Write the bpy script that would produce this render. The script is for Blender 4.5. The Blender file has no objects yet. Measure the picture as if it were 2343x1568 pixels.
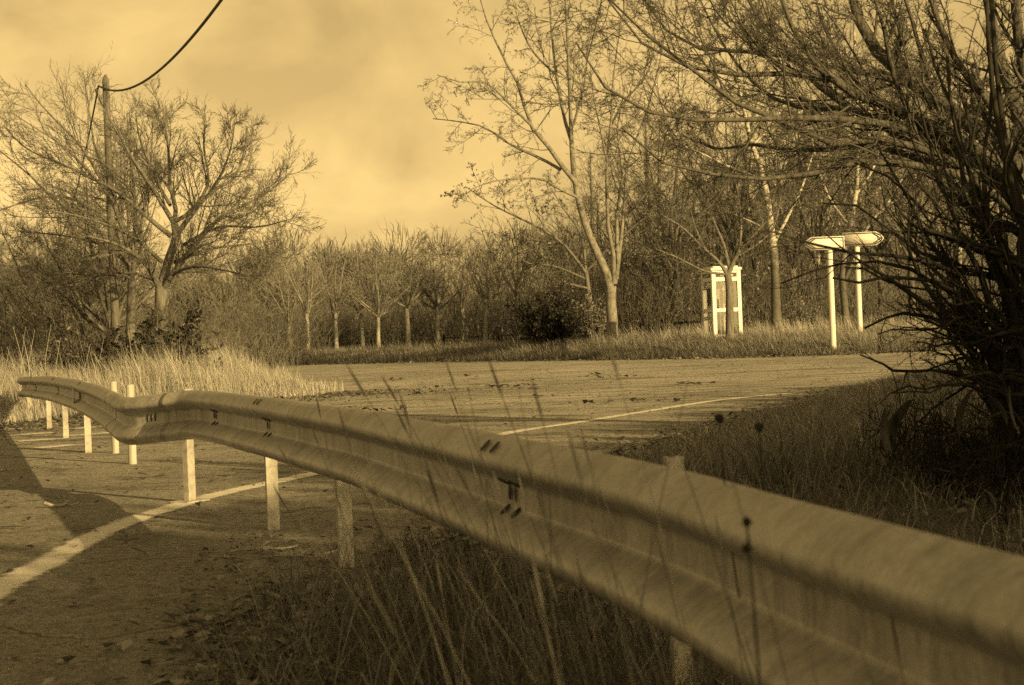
import bpy, bmesh, math
import numpy as np
from mathutils import Vector, Matrix
from mathutils.geometry import delaunay_2d_cdt

sc = bpy.context.scene
# ------------------------------------------------------------------ camera
FPX, CX, CY = 4000.0, 1171.0, 784.0          # focal length and centre, in 2342x1568 photo pixels
CAM_H, ROLL, PITCH = 0.98, math.radians(2.3), math.radians(0.16)
cam_d = bpy.data.cameras.new('camera'); cam = bpy.data.objects.new('camera', cam_d)
sc.collection.objects.link(cam); sc.camera = cam
cam_d.sensor_width = 23.6; cam_d.lens = FPX / 2342.0 * 23.6
cam_d.clip_start = 0.05; cam_d.clip_end = 3000
FWD = Vector((0, math.cos(PITCH), -math.sin(PITCH)))
_r0 = Vector((1, 0, 0)); _u0 = _r0.cross(FWD)
RGT = _r0 * math.cos(ROLL) - _u0 * math.sin(ROLL)
UPV = _u0 * math.cos(ROLL) + _r0 * math.sin(ROLL)
cam.matrix_world = Matrix(((RGT.x, UPV.x, -FWD.x, 0), (RGT.y, UPV.y, -FWD.y, 0), (RGT.z, UPV.z, -FWD.z, CAM_H), (0, 0, 0, 1)))
cam_d.dof.use_dof = True; cam_d.dof.focus_distance = 21.0; cam_d.dof.aperture_fstop = 6.0
# ------------------------------------------------------------------ light
TONE = (1.0, 0.68, 0.248)                   # the print's sepia tone, carried by the light
SUN_EL = math.radians(16.0)
SUN_H = Vector((0.64, -0.768, 0)).normalized()     # towards the sun: behind the camera, to the right
SUN_V = Vector((SUN_H.x * math.cos(SUN_EL), SUN_H.y * math.cos(SUN_EL), math.sin(SUN_EL)))
world = bpy.data.worlds.new('World'); sc.world = world; world.use_nodes = True
def build_world():
    nt = world.node_tree; N = nt.nodes; L = nt.links; N.clear()
    out = N.new('ShaderNodeOutputWorld'); bg = N.new('ShaderNodeBackground')
    sky = N.new('ShaderNodeTexSky'); sky.sky_type = 'NISHITA'; sky.sun_disc = False
    sky.sun_elevation = SUN_EL; sky.sun_rotation = math.atan2(SUN_H.x, SUN_H.y)
    sky.dust_density = 2.0; sky.air_density = 1.0; sky.ozone_density = 1.0
    bw = N.new('ShaderNodeRGBToBW'); L.new(sky.outputs[0], bw.inputs[0])
    tc = N.new('ShaderNodeTexCoord')
    mp = N.new('ShaderNodeMapping'); mp.inputs['Scale'].default_value = (1.0, 1.0, 1.45); mp.inputs['Location'].default_value = (3.4, 0.7, 0.25)
    L.new(tc.outputs['Generated'], mp.inputs[0])
    nz = N.new('ShaderNodeTexNoise'); nz.inputs['Scale'].default_value = 9.5; nz.inputs['Detail'].default_value = 7; nz.inputs['Roughness'].default_value = 0.52
    nz.inputs['Distortion'].default_value = 0.35
    L.new(mp.outputs[0], nz.inputs['Vector'])
    cr = N.new('ShaderNodeValToRGB'); cr.color_ramp.elements[0].position = 0.36; cr.color_ramp.elements[1].position = 0.60
    cr.color_ramp.elements[0].color = (0.71,) * 3 + (1,); cr.color_ramp.elements[1].color = (1, 1, 1, 1)
    L.new(nz.outputs['Fac'], cr.inputs[0])
    m1 = N.new('ShaderNodeMath'); m1.operation = 'MULTIPLY'; L.new(bw.outputs[0], m1.inputs[0]); L.new(cr.outputs[0], m1.inputs[1])
    vm = N.new('ShaderNodeVectorMath'); vm.operation = 'SCALE'; vm.inputs[0].default_value = TONE; L.new(m1.outputs[0], vm.inputs['Scale'])
    L.new(vm.outputs[0], bg.inputs['Color']); bg.inputs['Strength'].default_value = 0.13
    L.new(bg.outputs[0], out.inputs[0])
build_world()
sun_d = bpy.data.lights.new('sun', 'SUN'); sun = bpy.data.objects.new('sun', sun_d); sc.collection.objects.link(sun)
sun_d.energy = 4.0; sun_d.angle = math.radians(0.5); sun_d.color = TONE
sun.rotation_euler = (-SUN_V).to_track_quat('-Z', 'Y').to_euler(); sun.location = (20, -20, 30)
sc.view_settings.view_transform = 'Standard'; sc.view_settings.look = 'None'
sc.view_settings.exposure = 0.83; sc.view_settings.gamma = 1.0; sc.view_settings.use_curve_mapping = False
sc.cycles.max_bounces = 6; sc.cycles.transparent_max_bounces = 8
sc.cycles.use_denoising = False; sc.cycles.denoiser = 'OPENIMAGEDENOISE'; sc.cycles.denoising_prefilter = 'ACCURATE'
# ------------------------------------------------------------------ photo pixel -> place
CAMP = Vector((0, 0, CAM_H))
def ray(px, py): return RGT * ((px - CX) / FPX) + UPV * ((CY - py) / FPX) + FWD
def at(px, py, d): return CAMP + ray(px, py) * d
def sstep(a, b, x):
    t = np.clip((x - a) / (b - a), 0, 1); return t * t * (3 - 2 * t)
FE = np.array([(-90, 190), (-40, 122), (-20, 94), (-7.8, 76), (-1.2, 65.5), (3, 56.5), (5.9, 51.2), (8.8, 48.8), (11.3, 48.6), (16, 50), (30, 58), (90, 95)], float)   # far road edge
RE = np.array([(-0.9, 0), (-0.85, 4), (-0.7, 6.5), (-0.35, 8.6), (0.35, 11), (1.2, 14), (2.6, 18.4), (4.2, 23), (6.2, 28), (9, 33), (13, 37.5), (30, 50)], float)      # near right road edge
LE = np.array([(-14, 15), (-9.5, 20), (-7.5, 22.8), (-7.05, 25.2), (-6.7, 27.2), (-5.2, 29.6), (-3.6, 31.2), (-3.2, 33), (-3.9, 37), (-6.5, 45), (-13, 60), (-24, 78), (-45, 108), (-90, 165)], float)  # grass island
def gz(x, y):
    x = np.asarray(x, float); y = np.asarray(y, float)
    z = 0.12 * sstep(14, 50, y)
    t = (y - np.interp(x, FE[:, 0], FE[:, 1])) * 0.8
    z = z + 0.5 * sstep(0.0, 4.2, t) + 0.25 * sstep(20, 120, t)
    r = (x - np.interp(y, RE[:, 1], RE[:, 0]))
    z = z + 0.16 * sstep(0.0, 2.5, r) * (1 - sstep(30, 36, y)) * sstep(4, 10, y) * (t < 0)
    return z
def gzs(x, y): return float(gz(x, y))
def ground(px, py):
    d = 10.0
    for _ in range(40):
        r = ray(px, py); z = gzs(*(CAMP + r * d).xy)
        d = d * 0.5 + 0.5 * (z - CAM_H) / min(r.z, -1e-4)
    p = CAMP + ray(px, py) * d
    return Vector((p.x, p.y, gzs(p.x, p.y)))
# ------------------------------------------------------------------ scene helpers
COL = sc.collection
def link(o, parent=None):
    COL.objects.link(o)
    if parent is not None: o.parent = parent
    return o
def tag(o, label=None, cat=None, group=None, kind=None):
    if label: o['label'] = label
    if cat: o['category'] = cat
    if group: o['group'] = group
    if kind: o['kind'] = kind
    return o
def empty(name, loc=(0, 0, 0), rz=0.0):
    o = bpy.data.objects.new(name, None); o.location = loc; o.rotation_euler = (0, 0, rz); o.empty_display_size = 0.2
    return link(o)
def np_mesh(name, verts, faces, smooth=False, rnd=None):
    """faces: list of int arrays, each (n,k)"""
    verts = np.asarray(verts, np.float32); me = bpy.data.meshes.new(name)
    faces = [np.asarray(f, np.int32) for f in faces if len(f)]
    loops = np.concatenate([f.ravel() for f in faces]); sizes = np.concatenate([np.full(len(f), f.shape[1], np.int32) for f in faces])
    starts = np.concatenate([[0], np.cumsum(sizes)[:-1]]).astype(np.int32)
    me.vertices.add(len(verts)); me.vertices.foreach_set('co', verts.ravel())
    me.loops.add(len(loops)); me.loops.foreach_set('vertex_index', loops)
    me.polygons.add(len(sizes)); me.polygons.foreach_set('loop_start', starts)
    try: me.polygons.foreach_set('loop_total', sizes)
    except Exception: pass
    if smooth: me.polygons.foreach_set('use_smooth', np.ones(len(sizes), bool))
    if rnd is not None:
        a = me.attributes.new('rnd', 'FLOAT', 'POINT'); a.data.foreach_set('value', np.asarray(rnd, np.float32))
    me.update(calc_edges=True)
    return me
def mesh_obj(name, me, mat, parent=None, loc=None):
    if mat is not None and not me.materials: me.materials.append(mat)
    o = bpy.data.objects.new(name, me)
    if loc is not None: o.location = loc
    return link(o, parent)
class Geo:
    """collects numpy pieces into one mesh"""
    def __init__(s): s.v = []; s.f = []; s.r = []; s.n = 0
    def add(s, v, faces, r=None):
        v = np.asarray(v, np.float32).reshape(-1, 3)
        s.v.append(v); s.f += [np.asarray(f, np.int64) + s.n for f in faces]; s.n += len(v)
        s.r.append(np.zeros(len(v), np.float32) if r is None else np.asarray(r, np.float32))
    def tubes(s, pts, rad, sides, rnd=None):
        pts = np.asarray(pts, float); rad = np.asarray(rad, float)
        if pts.ndim == 2: pts = pts[None]; rad = rad[None]
        n, k, _ = pts.shape
        if n == 0: return
        t = np.gradient(pts, axis=1); t /= np.linalg.norm(t, axis=2, keepdims=True) + 1e-9
        ref = np.zeros_like(t); ref[..., 0] = 1; m = np.abs(t[:, :1, 0]) > 0.8
        ref[np.broadcast_to(m, t.shape[:2])] = (0, 0.6, 0.8)
        a = np.cross(t, ref); a /= np.linalg.norm(a, axis=2, keepdims=True) + 1e-9; b = np.cross(t, a)
        th = np.arange(sides) * 2 * np.pi / sides
        v = pts[:, :, None] + rad[:, :, None, None] * (a[:, :, None] * np.cos(th)[None, None, :, None] + b[:, :, None] * np.sin(th)[None, None, :, None])
        idx = np.arange(n * k * sides).reshape(n, k, sides); nx = np.roll(idx, -1, axis=2)
        f = np.stack([idx[:, :-1], nx[:, :-1], nx[:, 1:], idx[:, 1:]], -1).reshape(-1, 4)
        r = None if rnd is None else np.repeat(np.asarray(rnd, np.float32), k * sides)
        s.add(v, [f], r)
        if sides > 3: s.f.append(np.asarray(idx[:, -1], np.int64) + s.n - n * k * sides)   # end caps
    def ribbons(s, pts, rad, rng):
        n, k, _ = pts.shape
        if n == 0: return
        t = pts[:, -1] - pts[:, 0]; w = np.cross(t, rng.normal(size=(n, 3))); w /= np.linalg.norm(w, axis=1, keepdims=True) + 1e-9
        r = rad[:, :-1, None] * 1.25; v = np.concatenate([pts[:, :-1] + w[:, None] * r, pts[:, :-1] - w[:, None] * r, pts[:, -1:]], 1); i = np.arange(n)[:, None] * (2 * k - 1)
        fs = [i + np.array([[j, j + 1, k - 1 + j + 1, k - 1 + j]]) for j in range(k - 2)] + [i + np.array([[k - 2, 2 * k - 2, 2 * k - 3]])]
        s.add(v.reshape(-1, 3), fs)
    def blades(s, base, tip_dir, h, w, bend, rng, rnd=None):
        """grass blades: base (n,3), heading angles, heights, widths"""
        n = len(base); a = tip_dir; hd = np.stack([np.cos(a), np.sin(a), np.zeros(n)], 1)
        wa = rng.uniform(0, np.pi, n); wd = np.stack([np.cos(wa), np.sin(wa), np.zeros(n)], 1) * w[:, None]
        up = np.array([0, 0, 1.0])
        mid = base + up * (h * 0.58)[:, None] + hd * (h * bend * 0.35)[:, None]
        tip = base + up * (h * np.sqrt(np.clip(1 - bend ** 2 * 0.6, 0.1, 1)))[:, None] + hd * (h * bend)[:, None]
        v = np.stack([base - wd * 0.5, base + wd * 0.5, mid - wd * 0.36, mid + wd * 0.36, tip], 1)
        i = np.arange(n)[:, None] * 5
        s.add(v.reshape(-1, 3), [i + np.array([[0, 1, 3, 2]]), i + np.array([[2, 3, 4]])], np.repeat(rng.random(n) if rnd is None else rnd, 5))
    def leaves(s, pos, size, rng, ratio=0.5, droop=0.0, rnd=None):
        """folded diamond leaves at random attitudes"""
        n = len(pos); d = rng.normal(size=(n, 3)); d[:, 2] -= droop; d /= np.linalg.norm(d, axis=1, keepdims=True)
        e = np.cross(d, rng.normal(size=(n, 3))); e /= np.linalg.norm(e, axis=1, keepdims=True) + 1e-9
        nn = np.cross(d, e); sz = (size * np.ones(n))[:, None]
        v = np.stack([pos, pos + d * sz * 0.5 + e * sz * ratio * 0.5 + nn * sz * 0.12, pos + d * sz, pos + d * sz * 0.5 - e * sz * ratio * 0.5 + nn * sz * 0.12], 1)
        i = np.arange(n)[:, None] * 4
        s.add(v.reshape(-1, 3), [i + np.array([[0, 1, 2]]), i + np.array([[0, 2, 3]])], np.repeat(rng.random(n) if rnd is None else rnd, 4))
    def box(s, c, size, rot=None):
        sx, sy, sz = [q / 2 for q in size]
        v = np.array([(x, y, z) for z in (-sz, sz) for y in (-sy, sy) for x in (-sx, sx)], float)
        if rot is not None: v = v @ np.array(rot).T
        s.add(v + np.array(c), [np.array([(0, 2, 3, 1), (4, 5, 7, 6), (0, 1, 5, 4), (2, 6, 7, 3), (0, 4, 6, 2), (1, 3, 7, 5)])])
    def mesh(s, name, smooth=False, rnd=False, off=(0, 0, 0)):
        v = np.concatenate(s.v) - np.array(off, np.float32)
        q = [f for f in s.f if f.shape[1] == 4]; t = [f for f in s.f if f.shape[1] == 3]; o = [f for f in s.f if f.shape[1] > 4]
        fs = ([np.concatenate(q)] if q else []) + ([np.concatenate(t)] if t else []) + o
        return np_mesh(name, v, fs, smooth, np.concatenate(s.r) if rnd else None)
def bevel_box(name, size, mat, parent, loc, bev=0.006, rot=None, seg=1):
    bm = bmesh.new(); bmesh.ops.create_cube(bm, size=1.0)
    for v in bm.verts: v.co = Vector((v.co.x * size[0], v.co.y * size[1], v.co.z * size[2]))
    bmesh.ops.bevel(bm, geom=bm.edges[:], offset=bev, segments=seg, affect='EDGES', profile=0.5)
    me = bpy.data.meshes.new(name); bm.to_mesh(me); bm.free()
    o = mesh_obj(name, me, mat, parent, loc)
    if rot is not None: o.rotation_euler = rot
    return o
# ------------------------------------------------------------------ materials (neutral tones; the light is sepia)
def mat_new(name, rough=0.8, metal=0.0, spec=0.3):
    m = bpy.data.materials.new(name); m.use_nodes = True; nt = m.node_tree
    b = nt.nodes['Principled BSDF']; b.inputs['Roughness'].default_value = rough; b.inputs['Metallic'].default_value = metal
    b.inputs['Specular IOR Level'].default_value = spec
    return m, nt, b
def noise(nt, scale, detail=4, rough=0.55, vec=None, dist=0.0):
    n = nt.nodes.new('ShaderNodeTexNoise'); n.inputs['Scale'].default_value = scale; n.inputs['Detail'].default_value = detail
    n.inputs['Roughness'].default_value = rough; n.inputs['Distortion'].default_value = dist
    if vec is not None: nt.links.new(vec, n.inputs['Vector'])
    return n.outputs['Fac']
def ramp(nt, fac, stops):
    r = nt.nodes.new('ShaderNodeValToRGB'); e = r.color_ramp.elements
    while len(e) < len(stops): e.new(0.5)
    for q, (p, c) in zip(e, stops): q.position = p; q.color = (c, c, c, 1) if not isinstance(c, tuple) else c + (1,)
    nt.links.new(fac, r.inputs[0]); return r.outputs[0]
def coords(nt, kind='Object', scale=(1, 1, 1), rot=(0, 0, 0)):
    t = nt.nodes.new('ShaderNodeTexCoord'); m = nt.nodes.new('ShaderNodeMapping'); m.inputs['Scale'].default_value = scale; m.inputs['Rotation'].default_value = rot
    nt.links.new(t.outputs[kind], m.inputs[0]); return m.outputs[0]
def mix(nt, a, b, fac=0.5, mode='MULTIPLY'):
    m = nt.nodes.new('ShaderNodeMix'); m.data_type = 'RGBA'; m.blend_type = mode
    for s, v in ((m.inputs[0], fac), (m.inputs[6], a), (m.inputs[7], b)):
        if hasattr(v, 'is_linked') or hasattr(v, 'links'): nt.links.new(v, s)
        elif isinstance(v, tuple): s.default_value = v + (1,)
        else: s.default_value = v
    return m.outputs[2]
def bump(nt, b, h, strength=0.3, dist=0.02):
    n = nt.nodes.new('ShaderNodeBump'); n.inputs['Strength'].default_value = strength; n.inputs['Distance'].default_value = dist
    nt.links.new(h, n.inputs['Height']); nt.links.new(n.outputs[0], b.inputs['Normal'])
def bark_mat(name, lo, hi, scale=(14, 14, 3), bs=0.6):
    m, nt, b = mat_new(name, 0.92, 0, 0.15); c = coords(nt, 'Object', scale)
    n = noise(nt, 1.0, 5, 0.65, c); nt.links.new(ramp(nt, n, [(0.3, lo), (0.7, hi)]), b.inputs['Base Color']); bump(nt, b, n, bs, 0.03)
    return m
M = {}
M['bark'] = bark_mat('bark', 0.07, 0.20)
M['bark_pale'] = bark_mat('bark_pale', 0.17, 0.42)
M['bark_mid'] = bark_mat('bark_mid', 0.08, 0.27, (9, 9, 5))
M['bark_dark'] = bark_mat('bark_dark', 0.012, 0.045)
M['twig'] = bark_mat('twig', 0.06, 0.15, (3, 3, 3), 0.0)
M['twig_pale'] = bark_mat('twig_pale', 0.12, 0.26, (3, 3, 3), 0.0)
M['twig_dark'] = bark_mat('twig_dark', 0.012, 0.035, (6, 6, 6), 0.0)
M['twig_far'] = bark_mat('twig_far', 0.08, 0.17, (0.35, 0.35, 0.35), 0.0)
def birch_mat():
    m, nt, b = mat_new('birch_bark', 0.7, 0, 0.3)
    n1 = noise(nt, 1, 5, 0.7, coords(nt, 'Object', (4, 4, 7))); n2 = noise(nt, 1, 3, 0.6, coords(nt, 'Object', (1.2, 1.2, 1.6)))
    pale = ramp(nt, n1, [(0.42, 0.05), (0.50, 0.3), (0.7, 0.5)])
    sep = nt.nodes.new('ShaderNodeSeparateXYZ'); nt.links.new(coords(nt, 'Object'), sep.inputs[0])
    mr = nt.nodes.new('ShaderNodeMapRange'); mr.inputs[1].default_value = 1.2; mr.inputs[2].default_value = 4.0; mr.inputs[3].default_value = 0.40; mr.inputs[4].default_value = 0.0
    nt.links.new(sep.outputs['Z'], mr.inputs[0])
    ad = nt.nodes.new('ShaderNodeMath'); nt.links.new(n2, ad.inputs[0]); nt.links.new(mr.outputs[0], ad.inputs[1])     # the cracked old bark at the foot of the trunk
    nt.links.new(mix(nt, pale, (0.06, 0.06, 0.06), ramp(nt, ad.outputs[0], [(0.62, 0.0), (0.74, 0.9)]), 'MIX'), b.inputs['Base Color']); bump(nt, b, n1, 0.5, 0.02)
    return m
M['birch'] = birch_mat()
def blade_mat(name, lo, hi, trans=0.25, rough=0.7):
    m, nt, b = mat_new(name, rough, 0, 0.25)
    a = nt.nodes.new('ShaderNodeAttribute'); a.attribute_name = 'rnd'
    col = ramp(nt, a.outputs['Fac'], [(0.0, lo), (0.75, (lo + hi) / 2), (1.0, hi)])
    nt.links.new(col, b.inputs['Base Color'])
    tr = nt.nodes.new('ShaderNodeBsdfTranslucent'); nt.links.new(col, tr.inputs[0])
    mx = nt.nodes.new('ShaderNodeMixShader'); mx.inputs[0].default_value = trans
    out = nt.nodes['Material Output']; nt.links.new(b.outputs[0], mx.inputs[1]); nt.links.new(tr.outputs[0], mx.inputs[2]); nt.links.new(mx.outputs[0], out.inputs[0])
    return m
M['dry_grass'] = blade_mat('dry_grass', 0.22, 0.56)
M['verge_grass'] = blade_mat('verge_grass', 0.10, 0.42)
M['dry_dim'] = blade_mat('dry_dim', 0.07, 0.36)
M['shade_grass'] = blade_mat('shade_grass', 0.05, 0.34)  # darker copy of the verge grass, shade put into its colour
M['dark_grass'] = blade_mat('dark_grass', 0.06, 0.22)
M['front_grass'] = blade_mat('front_grass', 0.02, 0.24)  # colour lowered to paint in the deep shade under the rail
M['litter'] = blade_mat('leaf_litter', 0.05, 0.34, 0.1)
M['leaf_dark'] = blade_mat('leaf_dark', 0.03, 0.09, 0.1, 0.4)
M['leaf_mid'] = blade_mat('leaf_mid', 0.07, 0.3, 0.2)
M['leaf_near'] = blade_mat('leaf_near', 0.02, 0.07, 0.15, 0.5)
def ground_mat():
    m, nt, b = mat_new('dry_ground', 0.95, 0, 0.1); c = coords(nt, 'Object')
    n1 = noise(nt, 0.35, 6, 0.6, c); n2 = noise(nt, 9, 5, 0.7, c); n3 = noise(nt, 45, 3, 0.6, c)
    col = mix(nt, ramp(nt, n1, [(0.3, 0.10), (0.7, 0.24)]), ramp(nt, n2, [(0.3, 0.4), (0.7, 1.0)]), 0.8)
    nt.links.new(mix(nt, col, ramp(nt, n3, [(0.3, 0.5), (0.65, 1.0)]), 0.7), b.inputs['Base Color']); bump(nt, b, n2, 0.8, 0.05)
    return m
M['ground'] = ground_mat()
def asphalt_mat():
    m, nt, b = mat_new('worn_asphalt', 0.85, 0, 0.25); c = coords(nt, 'Object')
    big = noise(nt, 0.18, 5, 0.6, c, 0.4); streak = noise(nt, 1.0, 5, 0.6, coords(nt, 'Object', (0.35, 2.6, 1), (0, 0, 0.08)))
    fine = noise(nt, 110, 3, 0.75, c); mid = noise(nt, 14, 5, 0.65, c)
    sep = nt.nodes.new('ShaderNodeSeparateXYZ'); nt.links.new(c, sep.inputs[0])
    far = nt.nodes.new('ShaderNodeMapRange'); far.inputs[1].default_value = 9; far.inputs[2].default_value = 26; nt.links.new(sep.outputs['Y'], far.inputs[0])   # the far part is paler
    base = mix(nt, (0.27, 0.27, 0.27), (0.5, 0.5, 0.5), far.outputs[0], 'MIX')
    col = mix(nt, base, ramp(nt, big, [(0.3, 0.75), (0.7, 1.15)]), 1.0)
    col = mix(nt, col, ramp(nt, streak, [(0.34, 0.38), (0.56, 1.0)]), far.outputs[0])  # streaks: tyre wear, with tree shadows painted into the far road
    col = mix(nt, col, ramp(nt, mid, [(0.3, 0.5), (0.55, 1.0)]), 0.7)
    col = mix(nt, col, ramp(nt, fine, [(0.36, 0.3), (0.5, 0.95), (0.7, 1.5)]), 0.85)
    vo = nt.nodes.new('ShaderNodeTexVoronoi'); vo.feature = 'DISTANCE_TO_EDGE'; vo.inputs['Scale'].default_value = 0.55
    wv = nt.nodes.new('ShaderNodeVectorMath'); wn = nt.nodes.new('ShaderNodeTexNoise'); wn.inputs['Scale'].default_value = 2.2; nt.links.new(c, wn.inputs['Vector']); nt.links.new(c, wv.inputs[0]); nt.links.new(wn.outputs['Color'], wv.inputs[1]); nt.links.new(wv.outputs[0], vo.inputs['Vector'])
    col = mix(nt, col, (0.04,) * 3, ramp(nt, vo.outputs['Distance'], [(0.004, 0.8), (0.012, 0.0)]), 'MIX')      # cracks
    grit = noise(nt, 38, 3, 0.7, c); dirt = noise(nt, 0.9, 6, 0.7, c, 0.6); speck = noise(nt, 21, 2, 0.5, c)
    col = mix(nt, col, ramp(nt, grit, [(0.36, 0.45), (0.5, 1.0), (0.66, 1.3)]), 0.8)
    col = mix(nt, col, (0.07,) * 3, ramp(nt, dirt, [(0.54, 0.0), (0.70, 0.75)]), 'MIX')
    col = mix(nt, col, (0.03,) * 3, ramp(nt, speck, [(0.66, 0.0), (0.70, 0.9)]), 'MIX')
    nt.links.new(col, b.inputs['Base Color']); bump(nt, b, fine, 0.7, 0.01)
    return m
M['asphalt'] = asphalt_mat()
def paint_mat():
    m, nt, b = mat_new('worn_road_paint', 0.8, 0, 0.2); c = coords(nt, 'Object')
    f = noise(nt, 60, 4, 0.7, c); g = noise(nt, 2.5, 6, 0.7, c)
    col = mix(nt, (0.82,) * 3, ramp(nt, f, [(0.3, 0.45), (0.5, 1.0)]), 0.8)
    nt.links.new(mix(nt, col, (0.2,) * 3, ramp(nt, g, [(0.56, 0.0), (0.66, 0.75)]), 'MIX'), b.inputs['Base Color']); bump(nt, b, f, 0.5, 0.006)
    at_ = nt.nodes.new('ShaderNodeAttribute'); at_.attribute_name = 'rnd'; e = noise(nt, 22, 6, 0.75, c); ad = nt.nodes.new('ShaderNodeMath'); nt.links.new(at_.outputs['Fac'], ad.inputs[0]); nt.links.new(e, ad.inputs[1])
    tr = nt.nodes.new('ShaderNodeBsdfTransparent'); mx = nt.nodes.new('ShaderNodeMixShader'); nt.links.new(ramp(nt, ad.outputs[0], [(0.68, 0.0), (1.06, 0.95)]), mx.inputs[0])     # paint flaked away towards the edges
    nt.links.new(tr.outputs[0], mx.inputs[1]); nt.links.new(b.outputs[0], mx.inputs[2]); nt.links.new(mx.outputs[0], nt.nodes['Material Output'].inputs[0])
    return m
M['paint'] = paint_mat()
def steel_mat():
    m, nt, b = mat_new('galvanised_steel', 0.46, 0.3, 0.5)
    n = noise(nt, 1, 6, 0.7, coords(nt, 'Object', (9, 40, 9), (0.6, 0, 0.9))); g = noise(nt, 4.0, 6, 0.65, coords(nt, 'Object'), 0.5); s = noise(nt, 90, 3, 0.6, coords(nt, 'Object'))
    drip = noise(nt, 1, 4, 0.6, coords(nt, 'Object', (14, 14, 1.2))); scr = noise(nt, 1, 2, 0.5, coords(nt, 'Object', (4, 180, 60), (0.35, 0, 0.3)))
    col = mix(nt, ramp(nt, n, [(0.3, 0.36), (0.7, 0.58)]), ramp(nt, g, [(0.3, 0.62), (0.65, 1.0)]), 0.9)
    col = mix(nt, col, ramp(nt, drip, [(0.36, 0.6), (0.52, 1.0)]), 0.6)
    col = mix(nt, col, ramp(nt, scr, [(0.62, 1.0), (0.68, 1.35)]), 0.6)
    nt.links.new(mix(nt, col, ramp(nt, s, [(0.34, 0.72), (0.6, 1.05)]), 0.7), b.inputs['Base Color'])
    nt.links.new(ramp(nt, n, [(0.3, 0.40), (0.7, 0.66)]), b.inputs['Roughness']); bump(nt, b, g, 0.12, 0.02)
    return m
M['steel'] = steel_mat()
def plain(name, c, rough=0.5, metal=0.0, var=0.12, sc_=8.0, spec=0.4):
    m, nt, b = mat_new(name, rough, metal, spec); n = noise(nt, sc_, 5, 0.6, coords(nt, 'Object'))
    nt.links.new(ramp(nt, n, [(0.3, c * (1 - var)), (0.7, min(1, c * (1 + var)))]), b.inputs['Base Color']); return m
M['post'] = plain('weathered_post', 0.37, 0.6, 0.1, 0.35, 14)
M['wood_post'] = bark_mat('weathered_wood', 0.3, 0.55, (30, 30, 2), 0.3)
M['pole_wood'] = bark_mat('pole_wood', 0.07, 0.17, (26, 26, 1.5), 0.4)
M['dark_wood'] = bark_mat('dark_wood', 0.02, 0.06, (20, 20, 2), 0.3)
M['bolt'] = plain('dull_bolt', 0.05, 0.6, 0.4)
M['hole'] = plain('slot_dark', 0.015, 0.9)
M['white'] = plain('booth_white_paint', 0.72, 0.45, 0, 0.05, 3)
M['sign_white'] = plain('sign_white', 0.62, 0.5, 0, 0.04, 6)
M['black'] = plain('sign_black', 0.015, 0.5)
M['phone'] = plain('phone_grey', 0.25, 0.4)
M['cable'] = plain('cable_rubber', 0.015, 0.6)
M['metal_dark'] = plain('bracket_metal', 0.12, 0.5, 0.5)
def glass_mat():
    m, nt, b = mat_new('booth_glass', 0.05, 0, 0.5)
    n = noise(nt, 4, 4, 0.6, coords(nt, 'Object'))
    g = nt.nodes.new('ShaderNodeBsdfGlossy'); g.inputs['Roughness'].default_value = 0.03
    tr = nt.nodes.new('ShaderNodeBsdfTransparent'); tr.inputs[0].default_value = (0.8, 0.8, 0.8, 1)
    d = nt.nodes.new('ShaderNodeBsdfDiffuse'); d.inputs[0].default_value = (0.4, 0.4, 0.4, 1)
    m1 = nt.nodes.new('ShaderNodeMixShader'); nt.links.new(ramp(nt, n, [(0.35, 0.01), (0.75, 0.06)]), m1.inputs[0]); nt.links.new(tr.outputs[0], m1.inputs[1]); nt.links.new(d.outputs[0], m1.inputs[2])
    m2 = nt.nodes.new('ShaderNodeMixShader'); m2.inputs[0].default_value = 0.05; nt.links.new(m1.outputs[0], m2.inputs[1]); nt.links.new(g.outputs[0], m2.inputs[2])
    nt.links.new(m2.outputs[0], nt.nodes['Material Output'].inputs[0]); return m
M['glass'] = glass_mat()
# ------------------------------------------------------------------ the ground, the road, the markings
def axis(lo, hi, fine_lo, fine_hi, step):
    a = list(np.arange(fine_lo, fine_hi + 1e-6, step)); s = step
    while a[-1] < hi: s *= 1.18; a.append(a[-1] + s)
    s = step; b = [a[0]]
    while b[-1] > lo: s *= 1.18; b.append(b[-1] - s)
    return np.array(b[::-1][:-1] + a)
def build_ground():
    xs = axis(-1200, 1200, -25, 30, 0.6); ys = axis(-300, 1600, -4, 90, 0.6)
    X, Y = np.meshgrid(xs, ys); Z = gz(X, Y)
    rng = np.random.default_rng(5); off_road = 0.03 * rng.normal(size=Z.shape) * (np.abs(X) < 60)
    t = (Y - np.interp(X, FE[:, 0], FE[:, 1])) * 0.8
    Z = Z + off_road * (t > 1.0)
    i = np.arange(X.size).reshape(X.shape)
    f = np.stack([i[:-1, :-1], i[:-1, 1:], i[1:, 1:], i[1:, :-1]], -1).reshape(-1, 4)
    me = np_mesh('ground', np.stack([X, Y, Z], -1).reshape(-1, 3), [f], True)
    tag(mesh_obj('ground', me, M['ground']), 'dry earth and dead grass ground around the old road', None, None, 'structure')
build_ground()
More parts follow.
